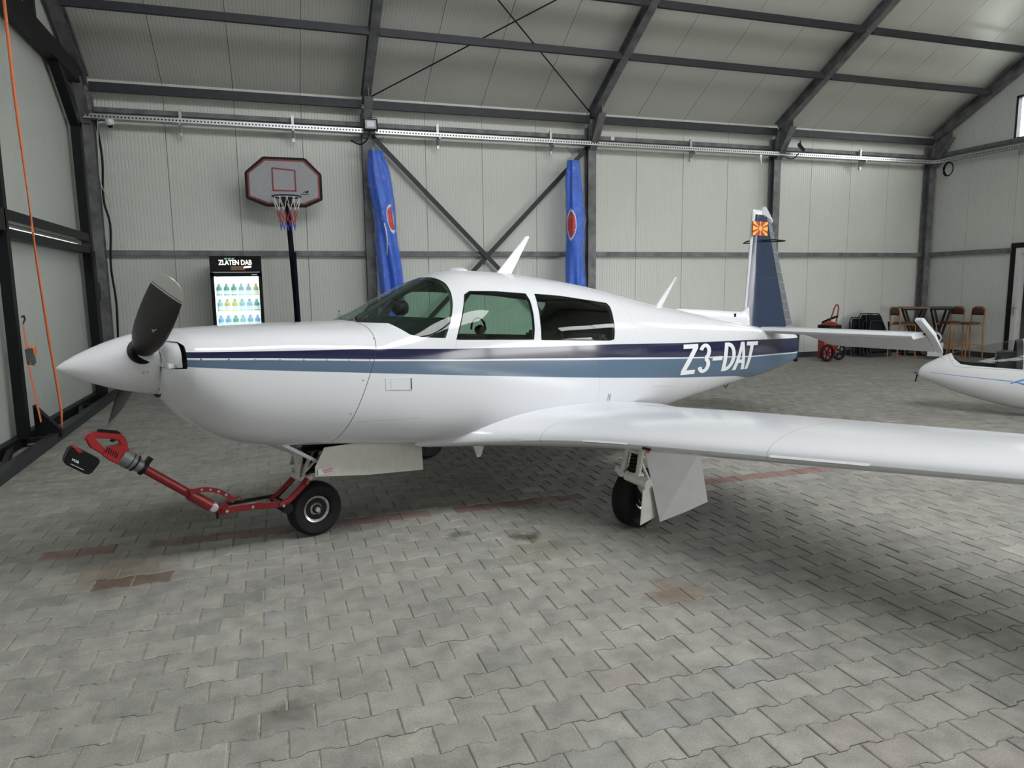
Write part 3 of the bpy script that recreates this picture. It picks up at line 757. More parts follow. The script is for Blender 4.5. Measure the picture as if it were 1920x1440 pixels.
def mix(f, a, b):
    n = nt.nodes.new('ShaderNodeMix'); n.data_type = 'RGBA'
    if isinstance(f, (int, float)): n.inputs[0].default_value = f
    else: nt.links.new(f, n.inputs[0])
    for i, q in ((6, a), (7, b)):
        if isinstance(q, tuple): n.inputs[i].default_value = (*q, 1)
        else: nt.links.new(q, n.inputs[i])
    return n.outputs[2]
col = mix(navy_m, (.62, .63, .675), (.010, .012, .048))
col = mix(blue_m, col, (.085, .135, .205))
col = mix(sm, col, (.03, .03, .03))
nt.links.new(col, b_.inputs['Base Color'])
# very slight waviness of the riveted tail-cone skins
n_ = nt.nodes.new('ShaderNodeTexNoise'); n_.inputs['Scale'].default_value = 3.5; nt.links.new(tc.outputs['Object'], n_.inputs['Vector'])
mr = nt.nodes.new('ShaderNodeMapRange'); nt.links.new(S_, mr.inputs[0]); mr.inputs[1].default_value = 2.4; mr.inputs[2].default_value = 3.4
bp = nt.nodes.new('ShaderNodeBump'); bp.inputs['Distance'].default_value = .02
nt.links.new(mth('MULTIPLY', mr.outputs[0], .22), bp.inputs['Strength']); nt.links.new(n_.outputs[0], bp.inputs['Height'])
nt.links.new(bp.outputs[0], b_.inputs['Normal']); nt.links.new(bp.outputs[0], b_.inputs['Coat Normal'])

def outer_regions(q):
    s = sum(p[0] for p in q)/4
    R = []
    if s < -.7: R.append(('inlet', INLET))
    if .2 < s < 1.0: R.append(('windshield', WS))
    if s < .4: R.append(('cowling', COWL))
    if .7 < s < 1.6:
        R.append(('window_left' if q[0][1] < 0 else 'window_right', W1))
    if 1.4 < s < 2.5:
        R.append(('rear_left' if q[0][1] < 0 else 'rear_right', W2))
    return R
parts, rows = shell(0, -1, 7, outer_regions)
fus = polys_obj('fuselage', parts[None], lm, ac, caps=[rows[-1]])
cow = polys_obj('cowling', parts['cowling'], lm, ac)
wsh = polys_obj('windshield', parts['windshield'], 'window_green', ac)
for nm in ('window_left', 'window_right', 'rear_left', 'rear_right'):
    polys_obj('side_window', parts[nm], 'window_green', ac)
def inner_regions(q):
    s = sum(p[0] for p in q)/4; R = []
    if .2 < s < 1.0: R.append(('x', WS))
    if .7 < s < 1.6: R.append(('x', W1))
    if 1.4 < s < 2.5: R.append(('x', W2))
    return R
pin, rin = shell(.022, .24, 2.72, inner_regions)
lin = polys_obj('cabin_lining', pin[None], 'cabin_liner', ac, sh=.022, caps=[rin[-1]])
MB().b2((.75, -.42, .72), (2.1, .42, .76)).build('cabin_floor', 'cabin_dark', ac)
g = MB(); g.prism([(.36, 1.34), (.48, 1.385), (.80, 1.40), (.86, 1.37), (.80, .95), (.72, .80), (.36, .9)], lambda p, q, t: (p, t, q), -.36, .36)
g.build('instrument_panel', 'cabin_dark', ac, bevel=.015)
for s in (-1, 1):
    MB().tube([(.83, s*.25, 1.22), (.99, s*.25, 1.22)], .014, 8).tube([(.99, s*.25-.15, 1.27), (.99, s*.25-.15, 1.2), (.99, s*.25, 1.19), (.99, s*.25+.15, 1.2), (.99, s*.25+.15, 1.27)], .014, 8).build('control_yoke', 'black', ac)
def seat(x, s):
    st = MB(); st.box((x-.05, s*.26, .90), (.46, .42, .14)); st.box((x+.24, s*.26, 1.05), (.10, .42, .34), Matrix.Rotation(.22, 3, 'Y'))
    return st
for s in (-1, 1):
    seat(1.22, s).build('seat', 'seat_grey', ac, bevel=.03, smooth=40)
    seat(2.02, s).build('rear_seat', 'seat_grey', ac, bevel=.03, smooth=40)
g = MB(); g.tube([(.36, 0, 1.40), (.62, 0, 1.535), (.90, 0, 1.66)], .016, 8); g.build('windshield_post', 'seat_grey', ac, smooth=50)
g = MB(); g.cyl((.66, .0, 1.545), (.69, .0, 1.50), .012, 8); g.lathe([(0, -.05), (.035, -.045), (.052, -.02), (.055, .02), (.045, .045), (0, .05)], 16, (.70, 0, 1.465), Matrix.Rotation(PI/2, 3, 'Y')); g.build('compass', 'black', ac, smooth=40)
g = MB(); g.lathe([(0, -.035), (.03, -.03), (.04, 0), (.03, .03), (0, .035)], 12, (1.38, -.02, 1.28), Matrix.Rotation(PI/2, 3, 'X')); g.tube(arc((1.38, 0, 1.28), .09, 0, 180, 10, 'yz'), .008, 6); g.build('headset', 'black', ac, smooth=40)
g = MB(); g.b2((1.02, -.10, 1.27), (1.035, .06, 1.385)); g.tube([(1.0, -.02, 1.10), (1.02, -.02, 1.30)], .009, 6); g.tube(arc((1.10, -.02, 1.16), .16, 60, 150, 8), .005, 6); g.build('tablet_mount', 'black', ac)

# door frame / pillars get depth: rubber edges round the panes
# --- cowl inlets: channel beside the spinner with a dark throat
for s in (-1, 1):
    g = MB(); cs_ = sec(-.822); pl_ = [(.17, 1.18), (.17, 1.345)]+[(fus_y(-.822, z)-.006, z) for z in np.linspace(1.345, 1.18, 9)]
    g.prism(pl_, lambda p, q, t: (-.824+t, s*p, q), 0, .006); g.build('air_inlet', 'black', ac)
    g = MB()
    P = [(-.90, 1.195), (-.826, 1.195), (-.826, 1.225), (-.90, 1.222)]
    g.prism(P, lambda p, q, t: (p, s*t, q), .16, .318); g.build('inlet_floor', 'white_paint', ac, bevel=.004)
    g = MB(); rw = []
    for x_ in np.linspace(-.902, -.838, 7): rw.append([(x_, s*max(.17, fus_y(x_, z)-.022), z) for z in np.linspace(1.20, 1.36, 9)])
    g.grid(rw); g.build('inlet_duct', 'white_paint', ac, smooth=60)
g = MB(); g.lathe([(.198, 0), (.198, .075), (.12, .075)], 48, (-.895, 0, 1.208), Matrix.Rotation(PI/2, 3, 'Y')); g.build('spinner_backplate', 'black', ac, smooth=40)
# --- spinner
SPZ = 1.212
prof = [(0, -1.362), (.012, -1.352), (.035, -1.318), (.062, -1.270), (.092, -1.205), (.120, -1.135), (.143, -1.065), (.161, -1.0), (.173, -.95), (.181, -.905), (.181, -.893), (.176, -.89)]
g = MB(); g.lathe(prof, 64, (0, 0, SPZ), Matrix(((0, 0, 1), (0, 1, 0), (-1, 0, 0)))); spn = g.build('spinner', 'white_paint', ac, smooth=45)
# --- blades
bm_ = bpy.data.materials.new('blade_paint'); bm_.use_nodes = True; nt = bm_.node_tree; b_ = nt.nodes['Principled BSDF']; b_.inputs['Roughness'].default_value = .36
tc = nt.nodes.new('ShaderNodeTexCoord'); sx = nt.nodes.new('ShaderNodeSeparateXYZ'); nt.links.new(tc.outputs['Object'], sx.inputs[0])
tip = mth('GREATER_THAN', sx.outputs[2], .795); ln = mth('MULTIPLY', mth('GREATER_THAN', sx.outputs[2], .808), mth('LESS_THAN', sx.outputs[2], .814))
c_ = mix(tip, (.016, .016, .017), (.62, .62, .62)); c_ = mix(ln, c_, (.02, .02, .02)); nt.links.new(c_, b_.inputs['Base Color'])
def blade_mesh():
    g = MB(); rows = []
    R_ = [.09, .13, .17, .22, .30, .40, .52, .64, .74, .82, .87, .90, .92, .93]
    CH = [.085, .09, .105, .13, .158, .172, .178, .176, .170, .160, .146, .122, .085, .03]
    TK = [.085, .08, .065, .048, .034, .026, .020, .016, .013, .011, .010, .009, .008, .004]
    for r, c, t in zip(R_, CH, TK):
        be = math.radians(interp([.09, .25, .5, .93], [-66, -60, -50, -42], r)); row = []
        for k in range(24):
            a = 2*PI*k/24; x = c/2*cos(a); y = t/2*sin(a)*(1 if t/c > .5 else (1-.35*cos(a)))
            # chord direction: between tangential (y) and axial (x)
            row.append((x*sin(be)+y*cos(be), x*cos(be)*1.0-y*sin(be), r))
        rows.append(row)
    g.grid(rows, closed_u=True); n = len(g.v); g.f += [tuple(range(23, -1, -1)), tuple(n-24+j for j in range(24))]
    return g
PA = math.radians(61.5)
for k, ang in enumerate((PA, PA+PI)):
    o = blade_mesh().build('propeller_blade', 'black', ac, smooth=50); o.data.materials[0] = bm_
    o.location = (-.975, 0, SPZ); o.rotation_euler = (ang, 0, 0)
    g = MB(); g.lathe([(.075, .10), (.075, .158)], 28); h = g.build('hub_boot', 'black', ac, smooth=60); h.location = (-.975, 0, SPZ); h.rotation_euler = (ang, 0, 0)
    if k == 0:
        dz = .48
        text_obj('blade_mark', 'Y', 'letter', lambda a, b, t: (a-.015, -.028-t, .44+b), .025, .03, o, thick=.0015)
def screw_mesh(r=.006):
    me = MB().lathe([(0, .0025), (r*.8, .002), (r, 0), (r, -.004)], 8).build('screw', 'chrome', None); d = me.data; bpy.data.objects.remove(me); return d
SCM = screw_mesh()
def put_screw(p, n, parent):
    o = bpy.data.objects.new('screw', SCM); C.objects.link(o); o.parent = parent; o.location = p
    o.rotation_euler = Vector(n).to_track_quat('Z', 'Y').to_euler(); return o
for a in (20, 62, 96, 100, 140, 165, 200, 230):      # ring of screws at the spinner's rear edge, left side
    an = math.radians(a); put_screw((-.905, -.1815*sin(an), SPZ+.1815*cos(an)), (0, -sin(an), cos(an)), ac)
for x, a in ((-.985, 104), (-.965, 103)):
    an = math.radians(a); r = .168; put_screw((x, -r*sin(an), SPZ+r*cos(an)), (-.2, -sin(an), cos(an)), ac)
for s_ in np.linspace(-.76, .17, 8):
    z = interp([-.83, .19], [1.249, 1.175], s_); y = fus_y(s_, z); put_screw((s_, -y, z), normal_at((s_, -y, z)), ac)
for s_, z in ((-.865, 1.21), (-.84, 1.21)): put_screw((s_, -.336, z), (0, -1, 0), ac)
for s_, z in ((.12, 1.06), (.05, .86), (-.01, .70), (.235, 1.30)): put_screw((s_, -fus_y(s_, z), z), normal_at((s_, -fus_y(s_, z), z)), ac)

# --- cabin air scoop: recessed box
sp = MB()
yq = fus_y(.35, 1.01)
sp.prism([(.262, 1.062), (.445, 1.053), (.448, .966), (.265, .985)], lambda p, q, t: (p, -fus_y(p, q)+t, q), -.003, .004)
sc_ = sp.build('scoop_frame', 'white_paint', ac, bevel=.002)
MB().prism([(.30, 1.05), (.438, 1.045), (.440, .975), (.30, .985)], lambda p, q, t: (p, -fus_y(p, q)-.004+t*(p-.30)*3, q), -.001, .001).build('scoop_ramp', 'white_paint', ac)
MB().prism([(.434, 1.045), (.439, 1.045), (.441, .975), (.436, .975)], lambda p, q, t: (p, -fus_y(p, q)+t, q), -.008, .004).build('scoop_throat', 'dark_steel', ac)
# window surrounds: slim rubber beads
def bead(poly, name, r=.0045):
    pts = []
    n = len(poly)
    for i in range(n):
        a, b = poly[i], poly[(i+1) % n]; k = max(2, int(math.hypot(b[0]-a[0], b[1]-a[1])/.03))
        for j in range(k): 
            s_ = a[0]+(b[0]-a[0])*j/k; z = a[1]+(b[1]-a[1])*j/k; pts.append((s_, -fus_y(s_, z)+.002, z))
    MB().tube(pts, r, 6, closed=True).build(name, 'black', ac)
bead(W1[0], 'window_seal'); bead(W2[0], 'window_seal')

# --- wings
LEX = [.30, .38, .46, .55, .68, .85, 1.05, 1.25, 1.5, 2.5, 5.05, 5.3, 5.42, 5.48]; LEY = [.60, .76, .90, 1.02, 1.135, 1.225, 1.295, 1.335, 1.35, 1.345, 1.33, 1.36, 1.46, 1.62]
TEX = [.40, 1.35, 3.24, 5.2, 5.40, 5.48]; TEY = [3.08, 2.93, 2.46, 2.02, 1.97, 1.86]
def wing_z(l): return .5+.096*l+(max(0, l-5.0)**2*.35)+max(0, .75-l)**2*.18
def foil(x, tc): return 5*tc*(.2969*x**.5-.126*x-.3516*x*x+.2843*x**3-.1036*x**4)
def wing_pt(l, side, x, up):
    le = pchip(LEX, LEY, l); te = interp(TEX, TEY, l); c = te-le; tc = .13
    t = foil(x, tc)*c*min(1, max(.25, (5.50-l)/.12)**.5 if l > 5.38 else 1)
    z = wing_z(l)+(1.15*t if up else -t*interp([.3, .9], [.45, .85], l))
    return (le+x*c, side*l, z)
ls = [.30, .34, .38, .42, .46, .50, .56, .62, .70, .78, .88, 1.0, 1.12, 1.25, 1.4, 1.6, 1.9, 2.2, 2.45, 2.8, 3.3, 3.8, 4.3, 4.8, 5.05, 5.2, 5.3, 5.38, 5.42, 5.46, 5.48]
def wing_section(l, side, x0, x1, n=22):
    xs = [x0+(x1-x0)*(1-cos(PI*i/n))/2 for i in range(n+1)]
    if x0 == 0: xs = [x1*(i/n)**1.7 for i in range(n+1)]
    return [wing_pt(l, side, x, True) for x in reversed(xs)]+[wing_pt(l, side, x, False) for x in (xs[1:] if x0 == 0 else xs)]
def loft(rows, name, mt, parent, smooth=35):
    g = MB(); g.grid(rows, closed_u=True); n = len(rows[0]); N = len(g.v)
    g.f += [tuple(range(n-1, -1, -1)), tuple(N-n+j for j in range(n))]
    return g.build(name, mt, parent, smooth=smooth)
wm = bpy.data.materials.new('wing_paint'); wm.use_nodes = True; nt = wm.node_tree; b_ = nt.nodes['Principled BSDF']
b_.inputs['Roughness'].default_value = .20; b_.inputs['Coat Weight'].default_value = .1; b_.inputs['Specular IOR Level'].default_value = .42
tc = nt.nodes.new('ShaderNodeTexCoord'); sx = nt.nodes.new('ShaderNodeSeparateXYZ'); nt.links.new(tc.outputs['Object'], sx.inputs[0])
ay = mth('ABSOLUTE', sx.outputs[1]); r = None
for l0 in (.86, 2.44, 3.75):
    q = mth('LESS_THAN', mth('ABSOLUTE', mth('SUBTRACT', ay, l0)), .0014); r = q if r is None else mth('MAXIMUM', r, q)
nt.links.new(mix(mth('MULTIPLY', r, .6), (.62, .63, .675), (.05, .05, .05)), b_.inputs['Base Color'])
n_ = nt.nodes.new('ShaderNodeTexNoise'); n_.inputs['Scale'].default_value = 2.2; nt.links.new(tc.outputs['Object'], n_.inputs['Vector'])
bp = nt.nodes.new('ShaderNodeBump'); bp.inputs['Distance'].default_value = .02; bp.inputs['Strength'].default_value = .12; nt.links.new(n_.outputs[0], bp.inputs['Height'])
nt.links.new(bp.outputs[0], b_.inputs['Normal']); nt.links.new(bp.outputs[0], b_.inputs['Coat Normal']); M['wing_paint'] = wm
for side in (-1, 1):
    XC = .76
    wg = loft([wing_section(l, side, 0, XC) for l in ls], 'wing', 'wing_paint', ac)
    def panel(name, l0, l1, drop=0):
        L_ = [l0+(l1-l0)*i/10 for i in range(11)]
        o = loft([wing_section(l, side, XC+.004, .998, 8) for l in L_], name, 'wing_paint', wg)
        return o
    panel('wing_fillet', .40, .618); panel('flap', .625, 3.0); panel('aileron', 3.01, 4.98); panel('wing_tip_trail', 4.985, 5.47)
    # stall strips on the leading edge
    for a, b in ((1.17, 1.52), (2.46, 2.95)):
        pa = [Vector(wing_pt(l, side, .0, True)) for l in np.linspace(a, b, 8)]
        g = MB()
        rows_ = [[p+Vector((.006, 0, .012)), p+Vector((-.010, 0, -.001)), p+Vector((.006, 0, -.012))] for p in pa]
        g.grid([[tuple(q) for q in r_] for r_ in rows_], closed_u=True); N = len(g.v); g.f += [(2, 1, 0), (N-3, N-2, N-1)]
        g.build('stall_strip', 'white_paint', wg)
    p = Vector(wing_pt(1.66, side, .004, False))
    MB().box(p+Vector((0, 0, -.004)), (.02, .055, .012)).build('stall_vane', 'black', wg)
    MB().box(p+Vector((-.004, side*.01, -.018)), (.012, .022, .016)).build('vane_tab', 'decal_red', wg)
    # navigation light
    MB().lathe([(0, -.05), (.02, -.04), (.03, 0), (.02, .04), (0, .05)], 12, (1.60, side*5.49, wing_z(5.49)+.0), Matrix.Rotation(PI/2, 3, 'Y')).build('navigation_light', 'lamp_glass', wg, smooth=60)
# root fillet bulge is part of the wing's forward sweep (LE curve)

# --- tail
def fin_x(z): return 4.965+(z-1.1)*.094, interp([1.05, 1.098, 2.327, 2.4], [5.84, 5.82, 5.325, 5.296], z)
def sect(x0, x1, t, zfun, n=10, y0=0):
    out = []
    for i in range(n+1): u = (1-cos(PI*i/n))/2; out.append((x0+(x1-x0)*u, u))
    return out
fmat = bpy.data.materials.new('fin_paint'); fmat.use_nodes = True; nt = fmat.node_tree; b_ = nt.nodes['Principled BSDF']
b_.inputs['Roughness'].default_value = .22; b_.inputs['Coat Weight'].default_value = .1; b_.inputs['Specular IOR Level'].default_value = .42
tc = nt.nodes.new('ShaderNodeTexCoord'); sx = nt.nodes.new('ShaderNodeSeparateXYZ'); nt.links.new(tc.outputs['Object'], sx.inputs[0])
le_ = mth('ADD', mth('MULTIPLY', mth('SUBTRACT', sx.outputs[2], 1.1), .094), 4.984)
nav = mth('MULTIPLY', mth('GREATER_THAN', sx.outputs[0], le_), mth('LESS_THAN', sx.outputs[2], 2.335))
c_ = mix(nav, (.62, .63, .675), (.011, .024, .062))
ln = None
for z0 in (1.66, 2.03, 2.335):
    q = mth('MULTIPLY', mth('LESS_THAN', mth('ABSOLUTE', mth('SUBTRACT', sx.outputs[2], z0)), .0015), nav); ln = q if ln is None else mth('MAXIMUM', ln, q)
nt.links.new(mix(mth('MULTIPLY', ln, .5), c_, (.1, .12, .2)), b_.inputs['Base Color'])
n_ = nt.nodes.new('ShaderNodeTexNoise'); n_.inputs['Scale'].default_value = 4; nt.links.new(tc.outputs['Object'], n_.inputs['Vector'])
bp = nt.nodes.new('ShaderNodeBump'); bp.inputs['Distance'].default_value = .02; bp.inputs['Strength'].default_value = .2; nt.links.new(n_.outputs[0], bp.inputs['Height']); nt.links.new(bp.outputs[0], b_.inputs['Normal'])
M['fin_paint'] = fmat
def fin_row(z, t=.075, n=14):
    a, b = fin_x(z); c = b-a; xs = [(i/n)**1.6 for i in range(n+1)]
    th = lambda x: t/2*min(1, (x*6)**.5)*(1-.55*max(0, x-.25)/.75)
    return [(a+x*c, th(x), z) for x in reversed(xs)]+[(a+x*c, -th(x), z) for x in xs[1:]]
fin = loft([fin_row(z) for z in np.linspace(.98, 2.33, 22)]+[fin_row(2.36, .06), fin_row(2.385, .03)], 'fin', 'fin_paint', ac)
# dorsal fillet
g = MB(); rows_ = []
for s_ in np.linspace(3.70, 5.02, 24):
    zt = sec(s_)[0]; ztop = interp([3.70, 3.80, 4.95, 5.02], [zt-.01, 1.372, 1.305, 1.36], s_); ztop = max(ztop, zt-.012); w_ = interp([3.7, 4.9], [.02, .034], s_)
    rows_.append([(s_, w_*1.5, zt-.05), (s_, w_, ztop-.02), (s_, w_*.5, ztop-.002), (s_, -w_*.5, ztop-.002), (s_, -w_, ztop-.02), (s_, -w_*1.5, zt-.05)])
g.grid(rows_); g.f += [tuple(range(5, -1, -1)), tuple(len(g.v)-6+j for j in range(6))]; dor = g.build('dorsal_fin', 'white_paint', ac, smooth=50)
MB().b2((4.735, -.037, 1.222), (4.775, -.030, 1.29)).build('air_slot', 'black', dor)
# rudder, turned to the right
RA = math.radians(16)
def rud_pt(z, u, side_):
    hx = fin_x(z)[1]; c = interp([.80, 2.33], [.40, .215], z); t = .036*(1-u)+.004
    x = u*c; y = side_*t/2
    return (hx+.008+x*cos(RA)-y*sin(RA)*0, x*sin(RA)+y, z)
rr = []
for z in np.linspace(1.11, 2.33, 16):
    rr.append([rud_pt(z, u, 1) for u in (1, .66, .33, 0)]+[rud_pt(z, u, -1) for u in (0, .33, .66, 1)])
rud = loft(rr, 'rudder', 'rudder_sheen', ac, 25)
for z in np.linspace(1.18, 2.28, 11):
    a = Vector(rud_pt(z, .06, -1)); b = Vector(rud_pt(z-.015, .97, -1))
    MB().beam(a+Vector((0, -.003, 0)), b+Vector((0, -.003, 0)), .007, .013, (0, 0, 1)).build('stiffening_bead', 'zinc', rud)
# lower rudder down to the tail cone end
rr = [[(fx_, .012*(1-i), z) for i, fx_ in ((0, 6.075), (.8, 6.16+.05*(z-.7)))]+[(fx_, -.012*(1-i), z) for i, fx_ in ((.8, 6.16+.05*(z-.7)), (0, 6.075))] for z in (.68, .85, 1.0, 1.08)]
loft(rr, 'lower_rudder', 'black', ac, 25)
MB().lathe([(0, -.03), (.02, -.025), (.026, 0), (.02, .025), (0, .03)], 12, (6.12, .0, .70)).build('tail_light', 'black', ac, smooth=60)
# rudder horn and white tip caps
MB().prism([(5.22, 2.33), (5.26, 2.42), (5.30, 2.43), (5.62, 2.30), (5.60, 2.27)], lambda p, q, t: (5.33+(p-5.33)*cos(RA), (p-5.33)*sin(RA)+t, q), -.022, .022).build('rudder_horn', 'white_paint', ac, bevel=.008)
# flag on the fin
fg = MB(); fa, fb, fc, fd = 5.035, 5.325, 2.115, 2.262
def fy(x, z): return -.0385
fg.b2((fa, -.0395, fc), (fb, -.030, fd)); flag = fg.build('flag_emblem', 'flag_red', ac)
cx, cz = (fa+fb)/2, (fc+fd)/2; W_, H_ = (fb-fa)/2, (fd-fc)/2
def border(an):
    dx, dz = cos(an), sin(an); k = min(W_/abs(dx) if abs(dx) > 1e-6 else 9, H_/abs(dz) if abs(dz) > 1e-6 else 9); return (dx*k, dz*k)
diag = math.atan2(H_, W_)
for an, hw in ((0, .17), (diag, .13), (PI/2, .16), (PI-diag, .13), (PI, .17), (PI+diag, .13), (3*PI/2, .16), (2*PI-diag, .13)):
    a = border(an-hw); b = border(an+hw); P = [(.02*cos(an), .02*sin(an)), a]
    if abs(an % PI-diag) < .01 or abs(an % PI-(PI-diag)) < .01: P.append((math.copysign(W_, cos(an)), math.copysign(H_, sin(an))))
    P.append(b)
    MB().prism(P, lambda p, q, t: (cx+p, -.0402-t, cz+q), 0, .0006).build('sun_ray', 'flag_yellow', flag)
MB().prism([(.036*cos(k*PI/12), .036*sin(k*PI/12)) for k in range(24)], lambda p, q, t: (cx+p, -.0402-t, cz+q), 0, .0010).build('flag_ring', 'flag_red', flag)
MB().prism([(.029*cos(k*PI/12), .029*sin(k*PI/12)) for k in range(24)], lambda p, q, t: (cx+p, -.0402-t, cz+q), 0, .0014).build('sun_disc', 'flag_yellow', flag)
# VOR antennas (open V blades) on both sides of the fin
for s in (-1, 1):
    g = MB(); g.tube([(5.28, s*.03, 2.055), (5.30, s*.15, 2.045), (5.32, s*.25, 2.05), (5.25, s*.16, 2.065), (5.22, s*.03, 2.065)], .008, 6)
    g.build('antenna', 'black', ac, smooth=60)
# stabiliser and drooped elevators
for s in (-1, 1):
    def st_row(l, n=10):
        a = 5.20+.012*(l-.1); b = 5.56; xs = [(i/n)**1.6 for i in range(n+1)]; t = .070
        th = lambda x: t/2*min(1, (x*7)**.5)*(1-.35*x)
        return [(a+x*(b-a), s*l, 1.095+th(x)) for x in reversed(xs)]+[(a+x*(b-a), s*l, 1.095-th(x)) for x in xs[1:]]
    loft([st_row(l) for l in (.05, .4, .8, 1.2, 1.5, 1.60, 1.615)], 'stabiliser', 'white_paint', ac, 40)
    EA = math.radians(38)
    def el_pt(l, u, up, c=.30):
        t = .045*(1-u)+.004; x = u*c; z = (t/2 if up else -t/2)
        return (5.565+x*cos(EA)+z*sin(EA), s*l, 1.095-x*sin(EA)+z*cos(EA))
    rows_ = []
    for l in np.linspace(.30, 1.62, 14):
        c = interp([.30, .62, 1.62], [.06, .285, .30], l)
        rows_.append([el_pt(l, u, 1, c) for u in (1, .6, .25, 0)]+[el_pt(l, u, 0, c) for u in (0, .25, .6, 1)])
    el = loft(rows_, 'elevator', 'white_paint', ac, 25)
    for l in np.linspace(.72, 1.54, 7):
        a = Vector(el_pt(l, .05, 0)); b = Vector(el_pt(l+.03, .96, 0)); n = Vector((-sin(EA), 0, -cos(EA)))
        MB().beam(a+n*.001, b+n*.001, .010, .004, n).build('stiffening_bead', 'white_paint', el)
    # balance horn at the tip: nose stands up in front of the hinge
    P = [(-.40, -.022), (-.42, .0), (-.40, .024), (-.36, .030), (.0, .026), (.31, .004), (.31, -.004), (0, -.024)]
    MB().prism(P, lambda p, q, t: (5.565+p*cos(EA)+q*sin(EA), s*t, 1.095-p*sin(EA)*.62+q*cos(EA) if p < 0 else 1.095-p*sin(EA)+q*cos(EA)), 1.625, 1.69).build('balance_horn', 'white_paint', el, bevel=.008)
    MB().cyl((5.50, s*1.60, 1.10), (5.50, s*1.63, 1.10), .012, 8).build('hinge', 'black', el)
    # trailing wick
    MB().tube([(5.79, s*1.63, .915), (5.86, s*1.64, .86), (5.93, s*1.66, .83)], .003, 5).build('static_wick', 'zinc', el)

# --- registration letters wrapped on the skin
def reg_map(s0, z0, s1, z1):
    def fn(a, b, t):
        s_ = s0+a; z = z0+b+(z1-z0)*a/(s1-s0); return (s_, -fus_y(s_, z)-.0015-t, z)
    return fn
def letter_polys():
    # each glyph: unit box 0..1 x 0..1, list of simple polygons (counter shapes left open by construction)
    def arcp(cx, cy, rx, ry, a0, a1, t, n=14):
        o = [(cx+rx*cos(math.radians(a0+(a1-a0)*i/n)), cy+ry*sin(math.radians(a0+(a1-a0)*i/n))) for i in range(n+1)]
        i_ = [(cx+(rx-t[0])*cos(math.radians(a0+(a1-a0)*i/n)), cy+(ry-t[1])*sin(math.radians(a0+(a1-a0)*i/n))) for i in range(n+1)]
        return [[o[k], o[k+1], i_[k+1], i_[k]] for k in range(n)]
    G = {}
    G['Z'] = [[(0, .86), (1, .86), (1, 1), (0, 1)], [(0, 0), (1, 0), (1, .14), (0, .14)], [(0, .14), (.34, .14), (1, .86), (.66, .86)]]
    G['3'] = arcp(.5, .73, .48, .27, 165, -90, (.30, .12))+arcp(.5, .27, .50, .27, 90, -165, (.31, .12))
    G['-'] = [[(0, .40), (1, .40), (1, .54), (0, .54)]]
    G['D'] = [[(0, 0), (.30, 0), (.30, 1), (0, 1)]]+arcp(.30, .5, .70, .5, 90, -90, (.29, .13))
    G['A'] = [[(0, 0), (.28, 0), (.60, 1), (.36, 1)], [(1.0, 0), (.72, 0), (.44, 1), (.66, 1)], [(.2, .24), (.8, .24), (.74, .37), (.26, .37)]]
    G['T'] = [[(0, .86), (1, .86), (1, 1), (0, 1)], [(.34, 0), (.64, 0), (.64, .86), (.34, .86)]]
    return G
G = letter_polys()
# lower-left s, lower width, top-left s, heights from the photograph's lettering
LET = [('Z', 3.40, .255, 3.43, .27), ('3', 3.70, .24, 3.72, .24), ('-', 3.985, .20, 3.995, .20), ('D', 4.20, .25, 4.235, .25), ('A', 4.44, .27, 4.50, .24), ('T', 4.66, .20, 4.72, .26)]
def zlo(s_): return .783-(s_-3.4)*.052
def zhi(s_): return 1.062-(s_-3.4)*.044
for ch, sb, wb_, stp, wt_ in LET:
    g = MB()
    for P in G[ch]:
        Q = []
        n = len(P)
        for i in range(n):
            a, b = P[i], P[(i+1) % n]
            k = max(1, int(abs(b[1]-a[1])/.12)); Q += [(a[0]+(b[0]-a[0])*j/k, a[1]+(b[1]-a[1])*j/k) for j in range(k)]
        def mp(u, v):
            s_ = (sb+wb_*u)*(1-v)+(stp+wt_*u)*v; z = zlo(s_)*(1-v)+zhi(s_)*v; return s_, z
        # slice horizontally so the letter follows the curved side
        bm = bmesh.new(); vs = [bm.verts.new((u, v, 0)) for u, v in Q]; bm.faces.new(vs)
        for k in range(1, 14): bmesh.ops.bisect_plane(bm, geom=bm.verts[:]+bm.edges[:]+bm.faces[:], plane_co=(0, k/14, 0), plane_no=(0, 1, 0))
        bmesh.ops.triangulate(bm, faces=bm.faces); bm.verts.index_update()
        vv = []
        for off in (.0016, .0036):
            for v in bm.verts:
                s_, z = mp(v.co.x, v.co.y); vv.append((s_, -fus_y(s_, z)-off, z))
        nv = len(bm.verts); ff = [tuple(v.index+nv for v in f.verts) for f in bm.faces]
        for e in bm.edges:
            if len(e.link_faces) == 1: a, b = e.verts[0].index, e.verts[1].index; ff.append((a, b, b+nv, a+nv))
        bm.free(); g.add(vv, ff)
    g.build('registration_letter', 'letter', ac)

# --- antennas, domes, small fittings
def blade_ant(s_, z, h, rake, c0, c1, y=0):
    P = [(0, 0), (c0, 0), (rake+c1, h), (rake, h*1.0)]
    return MB().prism(P, lambda p, q, t: (s_+p, y+t*(1 if q < .01 else .5), z+q), -.009, .009)
blade_ant(1.555, 1.695, .30, .31, .15, .045).build('blade_antenna', 'white_paint', ac, bevel=.004)
blade_ant(3.46, 1.385, .29, .32, .10, .02).build('blade_antenna', 'white_paint', ac, bevel=.004)
MB().lathe([(.075, -.01), (.072, .008), (.05, .02), (0, .026)], 24, (1.20, 0, 1.722)).build('gps_dome', 'white_paint', ac, smooth=50)
MB().tube([(1.78, 0, 1.69), (1.79, 0, 1.75)], .004, 6).build('whip_antenna', 'white_paint', ac)
MB().b2((3.56, -.022, .40), (3.61, .022, .46)).build('tail_fitting', 'dark_steel', ac)
MB().tube([(4.62, 0, .55), (4.68, 0, .50), (4.74, 0, .56)], .005, 6).build('tie_down_ring', 'dark_steel', ac)
